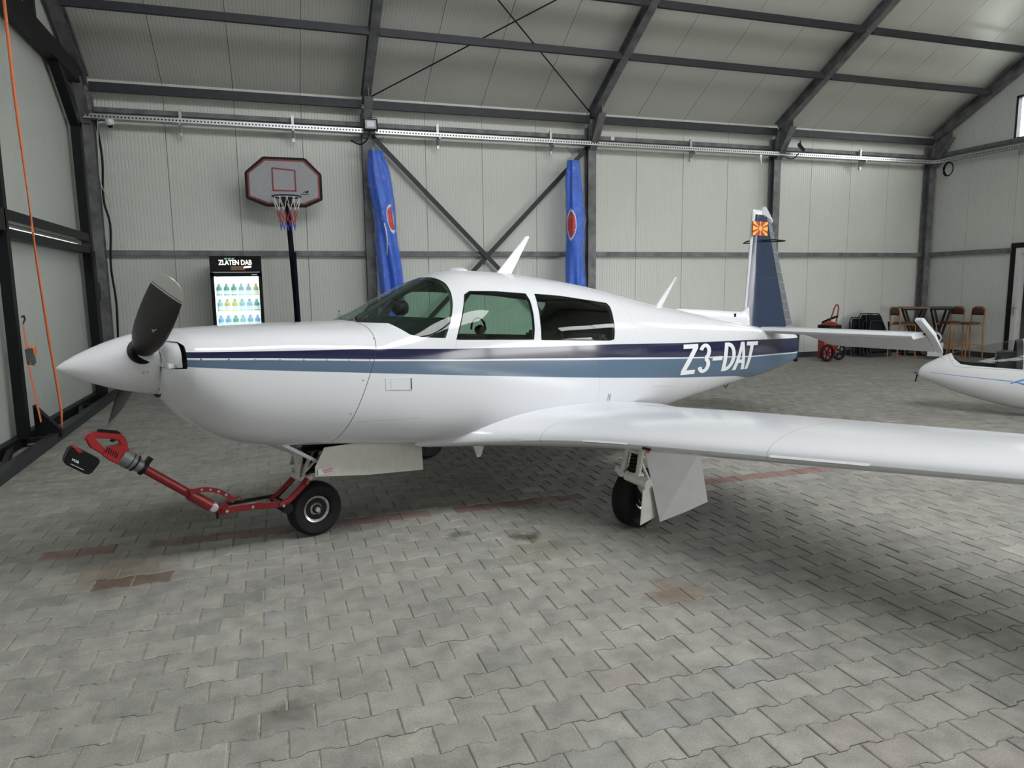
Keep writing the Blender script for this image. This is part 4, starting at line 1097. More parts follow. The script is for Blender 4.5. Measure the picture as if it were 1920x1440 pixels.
MB().prism([(1.16, .44), (1.26, .44), (1.225, .355), (1.195, .355)], lambda p, q, t: (p, t, q), -.206, -.194).build('jack_fitting', 'gear_white', ac)
MB().b2((1.15, -.22, .44), (1.27, -.18, .56)).build('fitting_root', 'gear_white', ac)
for i, (s_, z) in enumerate(((2.30, .745), (2.325, .742))): MB().tube([(s_, -fus_y(s_, z)-.004, z), (s_+.01, -fus_y(s_, z-.06)-.004, z-.06)], .003, 5).build('step_bracket', 'gear_white', ac)

# --- wheels
def wheel(parent, c, R_, W_, hubr, treads, hubmat='chrome', flat=.006):
    Rm = Matrix.Rotation(PI/2, 3, 'X'); pr = []
    hw = W_/2
    pts = [(hubr, -hw*.55), (hubr+.012, -hw*.80), (R_*.72, -hw*.98), (R_*.86, -hw*.96), (R_*.955, -hw*.74)]
    if treads:
        for k in range(-2, 3):
            zc = k*hw*.28
            pts += [(R_*.985, zc-hw*.10), (R_*(1-.004*abs(k)), zc-hw*.10+.001), (R_*(1-.004*abs(k)), zc+hw*.10-.001), (R_*.985, zc+hw*.10)]
    else: pts += [(R_*.99, -hw*.45), (R_, -hw*.2), (R_, hw*.2), (R_*.99, hw*.45)]
    pts += [(R_*.955, hw*.74), (R_*.86, hw*.96), (R_*.72, hw*.98), (hubr+.012, hw*.80), (hubr, hw*.55)]
    o = MB().lathe(pts, 56, c, Rm, closed=False).build('tyre', 'rubber', parent, smooth=32)
    for v in o.data.vertices:
        if v.co.z < flat-.0: v.co.z = flat*.3
    h = [(0, -hw*.30), (.02, -hw*.34), (.028, -hw*.55), (.042, -hw*.55), (.045, -hw*.35), (hubr*.72, -hw*.30), (hubr*.80, -hw*.52), (hubr*.93, -hw*.62), (hubr*1.02, -hw*.66), (hubr*1.02, -hw*.50), (hubr*.97, 0)]
    h2 = h+[(r, -z) for r, z in reversed(h)]
    hb_ = MB().lathe(h2, 40, c, Rm).build('wheel_hub', hubmat, parent, smooth=30)
    for sgn in (-1,):
        for k in range(6):
            an = k*PI/3; p = Vector(c)+Vector((hubr*.62*cos(an), -sgn*0, hubr*.62*sin(an)))
            MB().cyl((p.x, c[1]-hw*.30, p.z), (p.x, c[1]-hw*.46, p.z), .008, 6).build('hub_bolt', 'zinc', hb_)
ng = empty('nose_gear', parent=ac)
wheel(ng, (0, -.0, .178), .178, .125, .086, False)
for s in (1,): MB().beam((0, s*.078, .178), (-.07, s*.078, .40), .012, .045, (0, 1, 0)).build('fork', 'gear_white', ng)
MB().cyl((0, -.06, .178), (0, .10, .178), .016, 12).build('axle', 'zinc', ng)
MB().b2((-.115, -.085, .385), (-.035, .085, .425)).build('fork_crown', 'gear_white', ng, bevel=.008)
MB().tube([(-.075, 0, .40), (-.095, 0, .62)], .032, 14).build('strut', 'gear_white', ng, smooth=50)
for z in (.44, .47, .50, .53, .56): MB().lathe([(.03, -.010), (.052, -.008), (.055, 0), (.052, .008), (.03, .010)], 20, (-.02, -.03, z)).build('shock_disc', 'rubber', ng, smooth=50)
MB().beam((-.13, -.06, .42), (-.09, -.06, .60), .02, .028, (0, 1, 0)).build('link', 'gear_white', ng)
MB().beam((-.10, -.075, .435), (-.02, -.075, .58), .018, .024, (0, 1, 0)).build('link', 'gear_white', ng)
MB().beam((-.10, -.08, .44), (.02, -.08, .54), .014, .02, (0, 1, 0)).build('link', 'gear_white', ng)
MB().cyl((-.10, -.095, .44), (-.10, .06, .44), .014, 10).build('pivot', 'zinc', ng)
# nose gear doors
def plate(name, pts, th, parent, mt='white_flat'):
    P = [Vector(p) for p in pts]; n = (P[1]-P[0]).cross(P[2]-P[0]).normalized()*th
    g = MB(); k = len(P); g.add(P+[p+n for p in P], [tuple(range(k-1, -1, -1)), tuple(range(k, 2*k))]+[(i, (i+1) % k, k+(i+1) % k, k+i) for i in range(k)])
    return g.build(name, mt, parent, bevel=.002)
fd_ = plate('front_gear_door', [(-.26, -.15, .665), (.035, -.15, .470), (.085, -.10, .440), (.085, .14, .440), (-.36, .16, .68)], .006, ng)
MB().beam((-.25, -.155, .668), (.035, -.155, .478), .020, .024, (0, 1, 0)).build('door_flange', 'white_paint', fd_)
sd_ = plate('side_gear_door', [(-.07, -.205, .50), (.00, -.20, .615), (.715, -.20, .60), (.722, -.205, .345), (.30, -.205, .385), (-.07, -.205, .44)], .006, ng, 'gear_white')
plate('side_gear_door', [(.00, .20, .615), (.715, .20, .60), (.722, .205, .345), (-.07, .205, .44)], .006, ng, 'gear_white')
dc = MB().b2((-.055, -.2145, .447), (.055, -.2115, .487)).build('warning_decal', 'white_paint', sd_)
for k in range(3): MB().b2((-.03+.005*k, -.2155, .476-.010*k), (.05-.004*k, -.2144, .480-.010*k)).build('decal_line', 'decal_red', sd_)
MB().b2((-.10, -.17, .59), (.70, .17, .60)).build('wheel_well', 'black', ng)
# exhaust stack
MB().tube([(.42, .0, .60), (.52, .02, .54), (.60, .02, .50)], .028, 14).build('exhaust_pipe', 'zinc', ac, smooth=50)
MB().tube([(.80, -.02, .56), (.86, -.02, .50), (.88, -.02, .44)], .03, 12).build('drain_mast', 'dark_steel', ac, smooth=50)

for side in (-1, 1):
    mg = empty('main_gear', parent=ac)
    cx_, cy_ = 1.705, side*1.30
    wheel(mg, (cx_, cy_, .2), .2, .155, .075, True)
    MB().cyl((cx_, cy_-side*.02, .2), (cx_, cy_+side*.11, .2), .018, 12).build('axle', 'zinc', mg)
    MB().tube([(1.50, side*1.385, .40), (1.50, side*1.56, .375)], .034, 14).build('trailing_beam', 'gear_white', mg, smooth=50)
    MB().tube([(1.50, side*1.36, .405), (1.52, side*1.29, .42)], .026, 14).build('cross_tube', 'gear_white', mg, smooth=50)
    MB().tube([(1.50, side*1.53, .385), (1.58, side*1.44, .32), (cx_, side*1.41, .2)], .026, 12).build('axle_arm', 'gear_white', mg, smooth=50)
    for a, b in (((1.50, side*1.35, .41), (1.50, side*1.395, .60)), ((1.50, side*1.475, .41), (1.50, side*1.505, .60))):
        MB().tube([a, b], .018, 12).build('leg', 'gear_white', mg, smooth=50)
        MB().tube([Vector(a)+Vector((-.02, 0, 0)), Vector(a)+Vector((.03, 0, 0))], .026, 10).build('lug', 'gear_white', mg, smooth=50)
    MB().tube([(1.50, side*1.40, .565), (1.50, side*1.50, .56)], .012, 10).build('leg_top', 'gear_white', mg, smooth=50)
    for k in range(6):
        z = .425+.024*k; y = side*(1.415+.006*k)
        MB().lathe([(.02, -.010), (.038, -.008), (.041, 0), (.038, .008), (.02, .010)], 20, (1.53, y, z)).build('shock_disc', 'rubber', mg, smooth=50)
    plate('outer_gear_door', [(1.60, side*1.44, .555), (1.98, side*1.60, .53), (2.00, side*1.60, .40), (2.07, side*1.60, .155), (1.90, side*1.55, .11), (1.69, side*1.50, .075)], .005*side, mg, 'white_flat')
    plate('inner_gear_door', [(1.58, side*1.45, .35), (1.66, side*1.46, .385), (1.78, side*1.475, .12), (1.54, side*1.46, .075)], .005*side, mg, 'gear_white')
    MB().beam((1.50, side*1.50, .50), (1.66, side*1.46, .30), .014, .02, (0, 1, 0)).build('door_link', 'gear_white', mg)

# ================================================================ THE ELECTRIC TUG on the nose wheel (local x = aft)
tug = empty('aircraft_tug', (.167, 4.704, 0), TH, 'red battery-powered aircraft tug clamped to the nose wheel', 'tug')
def L3(s_, z, y=0): return Vector((s_, y, z))
A, B = L3(-.995, .622), L3(-.655, .335)
MB().tube([A, B], .026, 16).build('shaft_tube', 'deep_red', tug, smooth=50)
dx_ = (B-A).normalized(); nx_ = Vector((-dx_.z, 0, dx_.x))
MB().tube([A-dx_*.004, A+dx_*.012], .042, 16).build('tube_flange', 'black', tug, smooth=50)
MB().box(A+dx_*.002+nx_*.045, (.02, .05, .05), Matrix.Rotation(math.atan2(-dx_.z, dx_.x), 3, 'Y')).build('flange_ear', 'black', tug)
MB().tube([B-dx_*.14, B+dx_*.01], .034, 16).build('tube_sleeve', 'deep_red', tug, smooth=50)
MB().lathe([(0, -.035), (.025, -.03), (.034, 0), (.025, .03), (0, .035)], 16, B+dx_*.025, Matrix.Rotation(PI/2, 3, 'X')).build('elbow_cap', 'zinc', tug, smooth=60)
# drill motor
def dl(u, v, y=0): return A-dx_*u+nx_*v+Vector((0, y, 0))   # u back along the shaft, v above it
MB().lathe([(.030, .0), (.036, .02), (.040, .05), (.047, .065), (.050, .10), (.048, .135)], 20, A, Matrix((Vector((nx_.x, 0, -dx_.x)), Vector((0, 1, 0)), Vector((nx_.z, 0, -dx_.z))))).build('gear_housing', 'grey_alloy', tug, smooth=40)
def dprism(name, pts, hw, mt, bev=.006):
    g = MB(); g.prism(pts, lambda p, q, t: tuple(dl(p, q, t)), -hw, hw); return g.build(name, mt, tug, bevel=bev)
for k in range(2): MB().tube([dl(.045+.03*k, .0)-nx_*.0, dl(.050+.03*k, 0)], .0492, 20).build('housing_groove', 'black', tug, smooth=50)
# body: a D-shaped loop handle built from overlapping bars
dprism('motor_body', [(.12, -.046), (.12, .052), (.17, .058), (.19, .03), (.225, -.005), (.225, -.045), (.17, -.050)], .036, 'red')
dprism('handle', [(.13, .05), (.15, .075), (.185, .098), (.22, .098), (.305, .055), (.33, .03), (.33, .005), (.30, .012), (.222, .055), (.195, .060), (.165, .04)], .019, 'red')
dprism('handle_grip', [(.205, .100), (.225, .103), (.315, .060), (.310, .048), (.222, .092)], .020, 'black', .003)
dprism('trigger', [(.205, .060), (.225, .056), (.228, .035), (.210, .040)], .012, 'black', .003)
dprism('handle_foot', [(.215, -.042), (.215, -.012), (.30, .012), (.335, .03), (.345, -.010), (.29, -.04)], .026, 'red')
for k in range(6):
    u = .155+.012*k; MB().beam(dl(u, -.022+.0*k, -.037), dl(u+.010, .008, -.037), .004, .003, (0, 1, 0)).build('vent_slot', 'black', tug)
bt = MB(); bt.prism([(-1.338, .792), (-1.312, .796), (-1.206, .712), (-1.205, .694), (-1.252, .640), (-1.272, .638), (-1.366, .712), (-1.369, .732)], lambda p, q, t: (p, t, q), -.042, .042); bt = bt.build('battery', 'black', tug, bevel=.006)
text_obj('battery_mark', 'M28', 'letter', lambda a, b, t: (-1.335+a*.80+b*.3, -.043-t, .728-a*.62+b), .036, .013, bt, bold=.03, thick=.001)
MB().prism([(-1.325, .798), (-1.300, .790), (-1.278, .762), (-1.300, .762)], lambda p, q, t: (p, t, q), -.0435, .0435).build('battery_tab', 'red', tug, bevel=.002)
MB().beam((-1.342, -.0428, .712), (-1.285, -.0428, .668), .0015, .002, (0, 0, 1)).build('battery_line', 'letter', tug)
# lower frame, hinge link, cradle arms
h0, h1 = L3(-.60, .292, -.03), L3(-.24, .268, -.06)
MB().beam(h0, L3(-.36, .285, -.045), .03, .036).build('frame_bar', 'deep_red', tug, bevel=.004)
MB().beam(L3(-.60, .30, .07), L3(-.20, .285, .09), .016, .02).build('frame_rod', 'black', tug)
MB().beam(L3(-.40, .282, -.045), L3(-.235, .27, -.085), .026, .034).build('frame_end', 'deep_red', tug, bevel=.004)
MB().tube([L3(-.26, .268, -.085), L3(-.20, .29, -.09), L3(-.095, .375, -.09)], .019, 12).build('cradle_arm', 'deep_red', tug, smooth=50)
MB().tube([L3(-.26, .268, .085), L3(-.20, .29, .09), L3(-.095, .375, .09)], .019, 12).build('cradle_arm', 'deep_red', tug, smooth=50)
MB().cyl(L3(-.24, .268, -.10), L3(-.24, .268, .10), .014, 10).build('cradle_shaft', 'deep_red', tug)
MB().tube([L3(-.095, .375, -.09), L3(-.07, .40, -.085)], .024, 12).build('arm_end', 'deep_red', tug, smooth=50)
MB().cyl(L3(-.215, .24, -.10), L3(-.215, .24, .10), .034, 14).build('drive_roller', 'black', tug)
MB().beam(L3(-.62, .29, 0), L3(-.55, .30, 0), .06, .06).build('hinge_block', 'deep_red', tug, bevel=.005)
# perforated adjusting link (arc) with holes
P = []; cen = (-.72, .20)
for k in range(13):
    a = math.radians(102-68*k/12); P.append((cen[0]+.25*cos(a), cen[1]+.262*sin(a)))
for k in range(12, -1, -1):
    a = math.radians(102-68*k/12); P.append((cen[0]+.222*cos(a), cen[1]+.234*sin(a)))
ad = MB().prism(P, lambda p, q, t: (p, t, q), -.048, -.042).build('adjusting_link', 'deep_red', tug)
for k in range(4):
    a = math.radians(86-12*k); p = (cen[0]+.236*cos(a), cen[1]+.248*sin(a))
    MB().cyl((p[0], -.0492, p[1]), (p[0], -.046, p[1]), .0075, 10).build('link_hole', 'zinc', ad)
MB().tube([L3(-.56, .325, .0), L3(-.545, .345, 0), L3(-.47, .345, 0), L3(-.46, .315, 0)], .006, 8).build('lift_handle', 'deep_red', tug, smooth=50)
for s_, z in ((-.575, .293), (-.42, .286), (-.245, .268)):
    MB().cyl((s_, -.11 if s_ > -.3 else -.066, z), (s_, -.03, z), .010, 6).build('bolt', 'chrome', tug)
MB().b2((-.52, -.046, .296), (-.40, -.044, .306)).build('label_strip', 'white_flat', tug)
for s_ in (-.345, -.62): MB().cyl((s_, -.03, .25), (s_, -.03, .285), .008, 8).build('stop_screw', 'black', tug)

# ================================================================ THE GLIDER at the right edge
GA = math.atan2(-.7496, .6619)
gl = empty('glider', (7.685, 6.868, 0), GA, 'white glider nose with clear canopy and thin blue side line', 'glider')
GU = [-.004, .012, .047, .153, .292, .493, .697, .86, 1.06, 1.4, 1.8, 2.3, 2.9, 3.6, 5.0, 6.6]
GT = [.455, .505, .550, .622, .700, .774, .832, .869, .919, .96, .985, .97, .90, .82, .76, .74]
GB = [.435, .405, .385, .345, .285, .215, .158, .118, .082, .06, .06, .10, .24, .40, .52, .58]
GW = [.012, .042, .075, .135, .185, .235, .268, .285, .30, .31, .31, .30, .24, .16, .11, .07]
def gsec(u): return pchip(GU, GT, u), pchip(GU, GB, u), pchip(GU, GW, u)
def gpt(u, ph, sh=0):
    t, b, w_ = gsec(u); zm = b+(t-b)*.44; t -= sh; b += sh; w_ = max(.002, w_-sh)
    c, s = cos(ph), sin(ph); n = 2.15 if c >= 0 else 2.2
    return Vector((u, w_*math.copysign(abs(s)**(2/n), s), zm+(t-zm)*c**(2/n) if c >= 0 else zm-(zm-b)*(-c)**(2/n)))
# canopy outline (u, z) in side view
CAN = [ccw([(.335, 2), (.335, .735), (.372, .662), (.44, .605), (.56, .592), (.56, 2)]), ccw([(.56, 2), (.56, .592), (1.06, .575), (2.25, .60), (2.30, .70), (2.30, 2)])]
us = sorted(list(np.linspace(-.004, .06, 8))+list(np.linspace(.06, 2.6, 60))+list(np.linspace(2.6, 6.6, 24)))
def gshell(sh, u0, u1, cut):
    parts = {}; NP = 64; uu = [u for u in us if u0 <= u <= u1]
    R_ = [[gpt(u, 2*PI*(j+.5)/NP, sh) for j in range(NP)] for u in uu]
    for i in range(len(R_)-1):
        for j in range(NP):
            for nm, P in clip_split([R_[i][j], R_[i][(j+1) % NP], R_[i+1][(j+1) % NP], R_[i+1][j]], [('c', CAN)] if cut else []): parts.setdefault(nm, []).append(P)
    return parts, R_
def raw(name, polys, mt, parent, smooth=60):
    g = MB()
    for P in polys:
        g.add(P, [tuple(range(len(P)))])
    return g.build(name, mt, parent, smooth=smooth)
gm = bpy.data.materials.new('glider_paint'); gm.use_nodes = True; nt = gm.node_tree; b_ = nt.nodes['Principled BSDF']; b_.inputs['Roughness'].default_value = .16; b_.inputs['Coat Weight'].default_value = .7
tc = nt.nodes.new('ShaderNodeTexCoord'); sx = nt.nodes.new('ShaderNodeSeparateXYZ'); nt.links.new(tc.outputs['Object'], sx.inputs[0])
# blue line falls slowly aft and swells a little
zc = mth('SUBTRACT', .489, mth('MULTIPLY', sx.outputs[0], .060)); hw = mth('ADD', .0018, mth('MULTIPLY', sx.outputs[0], .004))
S2, Z2 = sx.outputs[0], sx.outputs[2]
line = mth('MULTIPLY', mth('LESS_THAN', mth('ABSOLUTE', mth('SUBTRACT', Z2, zc)), hw), mth('MULTIPLY', mth('GREATER_THAN', S2, .14), mth('LESS_THAN', S2, .96)))
S_, Z_ = S2, Z2
sm = seam_lines([((.292, .74), (.335, .645)), ((.335, .645), (.375, .572)), ((.375, .572), (.60, .568)), ((.60, .568), (2.3, .55))], .0016)
nt.links.new(mix(mth('MULTIPLY', sm, .7), mix(line, (.72, .73, .76), (.10, .30, .66)), (.06, .03, .03)), b_.inputs['Base Color']); M['glider_paint'] = gm
gp_, gr = gshell(0, -1, 7, True)
raw('fuselage', gp_[None]+[gr[0][::-1], gr[-1]], 'glider_paint', gl)
raw('canopy', gp_['c'], 'canopy_clear', gl)
gi_, _ = gshell(.016, .30, 2.6, True); raw('cockpit_lining', gi_[None], 'cockpit_dark', gl)
MB().b2((.55, -.16, .36), (2.4, .16, .38)).build('cockpit_floor', 'carpet_grey', gl)
g = MB(); g.prism([(.80, .56), (.80, .735), (.84, .765), (1.10, .755), (1.12, .58), (1.0, .50)], lambda p, q, t: (p, t, q), -.13, .13); g.build('instrument_pod', 'cockpit_dark', gl, bevel=.02)
for s in (-1, 1): MB().cyl((.803, s*.05, .70), (.797, s*.05, .70), .018, 12).build('gauge_back', 'zinc', gl)
hoop = [gpt(1.02, a, .02) for a in np.linspace(-1.35, 1.35, 24)]
g = MB()
for a, b in zip(hoop[:-1], hoop[1:]): g.beam(a, b, .07, .012, (0, a.y, a.z-.5))
g.build('canopy_hoop', 'cockpit_dark', gl)
hoop = [gpt(1.075, a, .018) for a in np.linspace(-1.35, 1.35, 24)]
g = MB()
for a, b in zip(hoop[:-1], hoop[1:]): g.beam(a, b, .05, .014, (0, a.y, a.z-.5))
g.build('canopy_hoop', 'white_flat', gl)
g = MB(); g.tube([gpt(.36, a, .004) for a in (-.9, -.5, 0, .5, .9)], .006, 6); g.build('canopy_front_rim', 'black', gl)
MB().prism([(.62, .62), (.80, .68), (.80, .60)], lambda p, q, t: (p, t+.05, q), -.01, .01).build('map_shelf', 'white_flat', gl)
MB().box((1.75, 0, .60), (.5, .36, .10), Matrix.Rotation(-.1, 3, 'Y')).build('seat', 'cockpit_dark', gl, bevel=.02)
MB().box((2.08, 0, .72), (.08, .34, .34), Matrix.Rotation(.4, 3, 'Y')).build('seat_back', 'cockpit_dark', gl, bevel=.02)
MB().tube([(-.05, 0, .455), (.02, 0, .455)], .009, 8).build('pitot', 'dark_steel', gl)
MB().tube([(-.012, -.015, .44), (-.018, -.02, .38), (-.03, -.02, .345)], .009, 8).build('tow_hook_tape', 'black', gl)
MB().lathe([(.03, -.03), (.13, -.035), (.16, -.02), (.165, 0), (.16, .02), (.13, .035), (.03, .03)], 32, (1.75, 0, .165), Matrix.Rotation(PI/2, 3, 'X')).build('wheel', 'rubber', gl, smooth=40)
# script lettering starts at the frame edge: swash and first letter
def gside(u, z, off=.002):
    t, b, w_ = gsec(u); zm = b+(t-b)*.44; q, n = ((z-zm)/(t-zm), 2.15) if z > zm else ((zm-z)/(zm-b), 2.2)
    return (u, w_*max(0, 1-min(abs(q), .99)**n)**(1/n), z)
def stroke(pts, wd, name='script_letter'):
    g = MB(); rows_ = []
    for i, (u, z) in enumerate(pts):
        a = pts[max(0, i-1)]; b = pts[min(len(pts)-1, i+1)]; dx, dz = b[0]-a[0], b[1]-a[1]; L = math.hypot(dx, dz); k = wd*(.5+.5*sin(PI*min(1, .1+i/(len(pts)-1)*.8)))
        rows_.append([tuple(Vector(gside(u-dz/L*k*s, z+dx/L*k*s))*1+Vector((0, 0, 0))) for s in (-1, -.33, .33, 1)])
    rows_ = [[(x, -(y+.0025), z) for x, y, z in r] for r in rows_]
    g.grid(rows_); return g.build(name, 'glider_blue', gl)
stroke([(.94, .405), (.98, .425), (1.03, .445), (1.08, .465), (1.14, .495), (1.18, .52)], .008)
stroke([(1.18, .52), (1.17, .47), (1.165, .43), (1.18, .405)], .012)
stroke([(1.00, .425), (1.05, .41), (1.10, .40), (1.16, .402), (1.22, .42)], .009)
MB().prism([(6.1, .60), (6.55, .60), (6.65, 1.75), (6.35, 1.75)], lambda p, q, t: (p, t, q), -.03, .03).build('fin', 'glider_white', gl, bevel=.01)

# ================================================================ WRAPPED PARASOLS against the columns
def parasol(x0, y0, tilt, ang, label, logo_a, seed, tops, lg):
    rnd = random.Random(seed)
    t = empty('folded_parasol', (x0, y0, 0), 0, label, 'parasol', 'folded parasols in plastic sleeves')
    H = tops; n = 56; lob = [(rnd.uniform(0, 6.28), rnd.randint(3, 8), rnd.uniform(.006, .018)) for _ in range(6)]
    def rad(z, a):
        R_ = interp([.30, .5, 1.2, 2.6, 3.4, 3.75, H], [.07, .16, .175, .165, .145, .115, .105], z)
        d = sum(A_*sin(k*a+p+z*1.1*(i-2)) for i, (p, k, A_) in enumerate(lob)); return R_+d*(1 if z < H-.2 else .5)
    def cxy(z): return tilt[0]*(H-z)+.012*sin(z*2+seed), tilt[1]*(H-z)
    zs = np.linspace(.30, H, 46)
    g = MB(); rows_ = [[(cxy(z)[0]+rad(z, 2*PI*j/n)*cos(2*PI*j/n), cxy(z)[1]+rad(z, 2*PI*j/n)*sin(2*PI*j/n)*.8, z) for j in range(n)] for z in zs]
    g.grid(rows_, closed_u=True); g.f += [tuple(range(n-1, -1, -1)), tuple(len(g.v)-n+j for j in range(n))]
    g.build('canopy_fabric', 'blue_fabric', t, smooth=60)
    # plastic sleeve, crumpled
    g = MB(); rows_ = []
    for i, z in enumerate(np.linspace(.15, H+.16, 60)):
        row = []
        for j in range(n):
            a = 2*PI*j/n; zz = min(z, H)
            r = rad(zz, a)+.012+.010*abs(sin(3*a+z*9+seed))+.008*sin(7*a-z*15)+rnd.uniform(0, .006)
            if z > H: r *= max(.18, 1-(z-H)/.10*.8)
            row.append((cxy(zz)[0]+r*cos(a), cxy(zz)[1]+r*sin(a)*.85, z))
        rows_.append(row)
    g.grid(rows_, closed_u=True); g.build('plastic_sleeve', 'plastic_wrap', t, smooth=30)
    g = MB(); g.grid([[(cxy(H)[0]+(.03+.035*k+.02*sin(5*a+k))*cos(a), (.03+.03*k)*sin(a), H+.10+.045*k+.02*sin(3*a)) for a in np.linspace(0, 2*PI, 24, endpoint=False)] for k in range(4)], closed_u=True)
    g.build('sleeve_knot', 'plastic_wrap', t, smooth=30)
    MB().cyl((cxy(.3)[0], cxy(.3)[1], 0), (cxy(.3)[0], cxy(.3)[1], .5), .03, 12).build('pole', 'zinc', t)
    # printed roundel on the fabric: red upper field, white wave
    def patch(name, mt, za, zb, a0, a1, f, off):
        g = MB(); rows_ = []
        for i in range(13):
            v = i/12; z = za+(zb-za)*v; lo, hi = f(v); row = []
            for k in range(9):
                a = math.radians(a0+(a1-a0)*(lo+(hi-lo)*k/8)); r = rad(z, a)+off; row.append((cxy(z)[0]+r*cos(a), cxy(z)[1]+r*sin(a)*.8, z))
            rows_.append(row)
        g.grid(rows_); return g.build(name, mt, t, smooth=60)
    za, zb, a0, a1 = lg
    patch('logo_ring', 'logo_white', za-.05, zb+.05, a0-6, a1+6, lambda v: (.5-.5*sin(PI*v)**.6-.0, .5+.5*sin(PI*v)**.6), .002)
    patch('logo_red', 'logo_red', za, zb, a0, a1, lambda v: (.5-.5*sin(PI*v)**.5, .5+.5*sin(PI*v)**.5), .004)
    if logo_a is not None:
        patch('logo_wave', 'logo_white', za-.40, za+.12, logo_a-14, logo_a+14, lambda v: (.35+.4*sin(v*2.6), .55+.4*sin(v*2.6)), .003)
    return t
parasol(1.71, 12.16, (.075, -.0), 0, 'blue parasol folded in clear plastic, leaning at the column near the basketball hoop', 255, 3, 3.84, (2.55, 2.96, -78, -12))
parasol(5.24, 12.20, (.015, 0), 0, 'blue parasol folded in clear plastic, upright beside the middle column', None, 8, 3.84, (2.46, 2.95, -168, -104))

# ================================================================ BASKETBALL HOOP
bh = empty('basketball_hoop', (.31, 12.08, 0), 0, 'portable basketball hoop with grey octagonal backboard and black pole', 'basketball hoop')
def mp(p, q, t): return (p-.08, t, q)
BO = [(-.30, 3.665), (.34, 3.665), (.58, 3.42), (.58, 3.02), (.32, 2.90), (-.28, 2.90), (-.58, 3.02), (-.58, 3.42)]
def scl(P, k): cx, cz = 0, 3.28; return [(cx+(p-cx)*k, cz+(q-cz)*(k+(k-1)*.5)) for p, q in P]
MB().prism(BO, mp, -.02, .02).build('board_frame', 'black', bh, bevel=.012)
MB().prism(scl(BO, .93), mp, -.023, -.015).build('red_border', 'board_red', bh)
MB().prism(scl(BO, .885), mp, -.025, -.015).build('backboard', 'board_grey', bh)
for a, b in (((-.17, 3.49), (.17, 3.465)), ((.17, 3.47), (.17, 3.14)), ((.17, 3.15), (-.17, 3.15)), ((-.17, 3.14), (-.17, 3.49))):
    MB().beam((a[0]-.08, -.027, a[1]), (b[0]-.08, -.027, b[1]), .006, .022, (0, 0, 1) if abs(a[0]-b[0]) > .1 else (1, 0, 0)).build('target_line', 'board_red', bh)
MB().prism([(.27, 3.12), (.32, 3.16), (.335, 3.155), (.29, 3.115)], mp, -.028, -.024).build('maker_mark', 'board_red', bh)
MB().prism([(.31, 3.12), (.345, 3.16), (.37, 3.16), (.36, 3.13), (.33, 3.115)], mp, -.028, -.024).build('maker_mark', 'black', bh)
MB().b2((.165, -.028, 3.093), (.29, -.024, 3.103)).build('maker_line', 'mesh_black', bh)
RC = (-.06, -.27, 3.03)
MB().tube(arc(RC, .215, 0, 360, 32, 'xy')[:-1], .010, 8, closed=True).build('rim', 'black', bh, smooth=60)
MB().b2((-.14, -.08, 2.95), (.02, -.02, 3.05)).build('rim_bracket', 'black', bh)
nt_ = []
def netpt(k, lev):
    rr_ = [.212, .165, .125, .115, .112][lev]; zz = [3.02, 2.82, 2.70, 2.63, 2.55][lev]; a = 2*PI*(k+.5*(lev % 2))/12
    return (RC[0]+rr_*cos(a), RC[1]+rr_*sin(a), zz)
for lev, mt in ((0, 'net_white'), (1, 'net_red'), (2, 'net_red'), (3, 'net_blue')):
    g = MB()
    for k in range(12):
        for dk in (0, -1) if lev % 2 == 0 else (0, 1): g.tube([netpt(k, lev), netpt(k+dk, lev+1)], .004, 5)
    o = g.build('net_cord', mt, bh); o['kind'] = 'stuff'
g = MB()
for k in range(12): g.tube([netpt(k, 4), (netpt(k, 4)[0], netpt(k, 4)[1], 2.52)], .004, 5)
o = g.build('net_cord', 'net_blue', bh); o['kind'] = 'stuff'
g = MB(); g.tube([(-.05, .03, 2.97), (.0, .05, 1.6)], .042, 4); g.build('upper_pole', 'black_gloss', bh)
g = MB(); g.tube([(.0, .05, 2.2), (.03, .06, .12)], .048, 4); g.build('lower_pole', 'black_gloss', bh)
MB().b2((-.10, .02, 2.9), (-.02, .05, 3.4)).build('board_bracket', 'black', bh)
g = MB(); g.prism([(-.42, 0), (.46, 0), (.46, .12), (.30, .20), (-.26, .20), (-.42, .12)], lambda p, q, t: (p, t, q), -.25, .30); g.build('base_tank', 'black', bh, bevel=.02)

# ================================================================ DRINKS FRIDGE
fr = empty('drinks_fridge', (-.55, 12.10, 0), 0, 'black glass-door drinks fridge with lit shelves against the back wall', 'fridge')
W2_, Dp = .37, .30
for nm, lo, hi in (('side_wall', (-W2_, -Dp, .08), (-W2_+.03, Dp, 1.88)), ('side_wall', (W2_-.03, -Dp, .08), (W2_, Dp, 1.88)), ('base', (-W2_, -Dp, 0), (W2_, Dp, .18))):
    MB().b2(lo, hi).build(nm, 'black_gloss', fr, bevel=.004)
MB().b2((-W2_+.03, Dp-.06, .18), (W2_-.03, Dp-.03, 1.86)).build('lit_liner', 'fridge_inner', fr)
MB().b2((-W2_, Dp-.03, .1), (W2_, Dp, 1.9)).build('back_wall', 'black_gloss', fr)
for s in (-1, 1): MB().b2((s*.333-.006, -.18, .22), (s*.333+.006, .2, 1.84)).build('light_strip', 'fridge_light', fr)
MB().b2((-W2_+.03, -.2, 1.84), (W2_-.03, .2, 1.86)).build('light_strip', 'fridge_light', fr)
cn = MB().prism([(-.31, 1.88), (-.335, 2.12), (.29, 2.12), (.29, 1.88)], lambda p, q, t: (t, p, q), -W2_, W2_).build('canopy_box', 'black_gloss', fr, bevel=.006)
text_obj('sign_lettering', 'ZLATEN DAB', 'letter_glow', lambda a, b, t: (-.245+a, -.328-t+(b)*-.07, 1.985+b), .48, .078, fr, bold=.035, thick=.004)
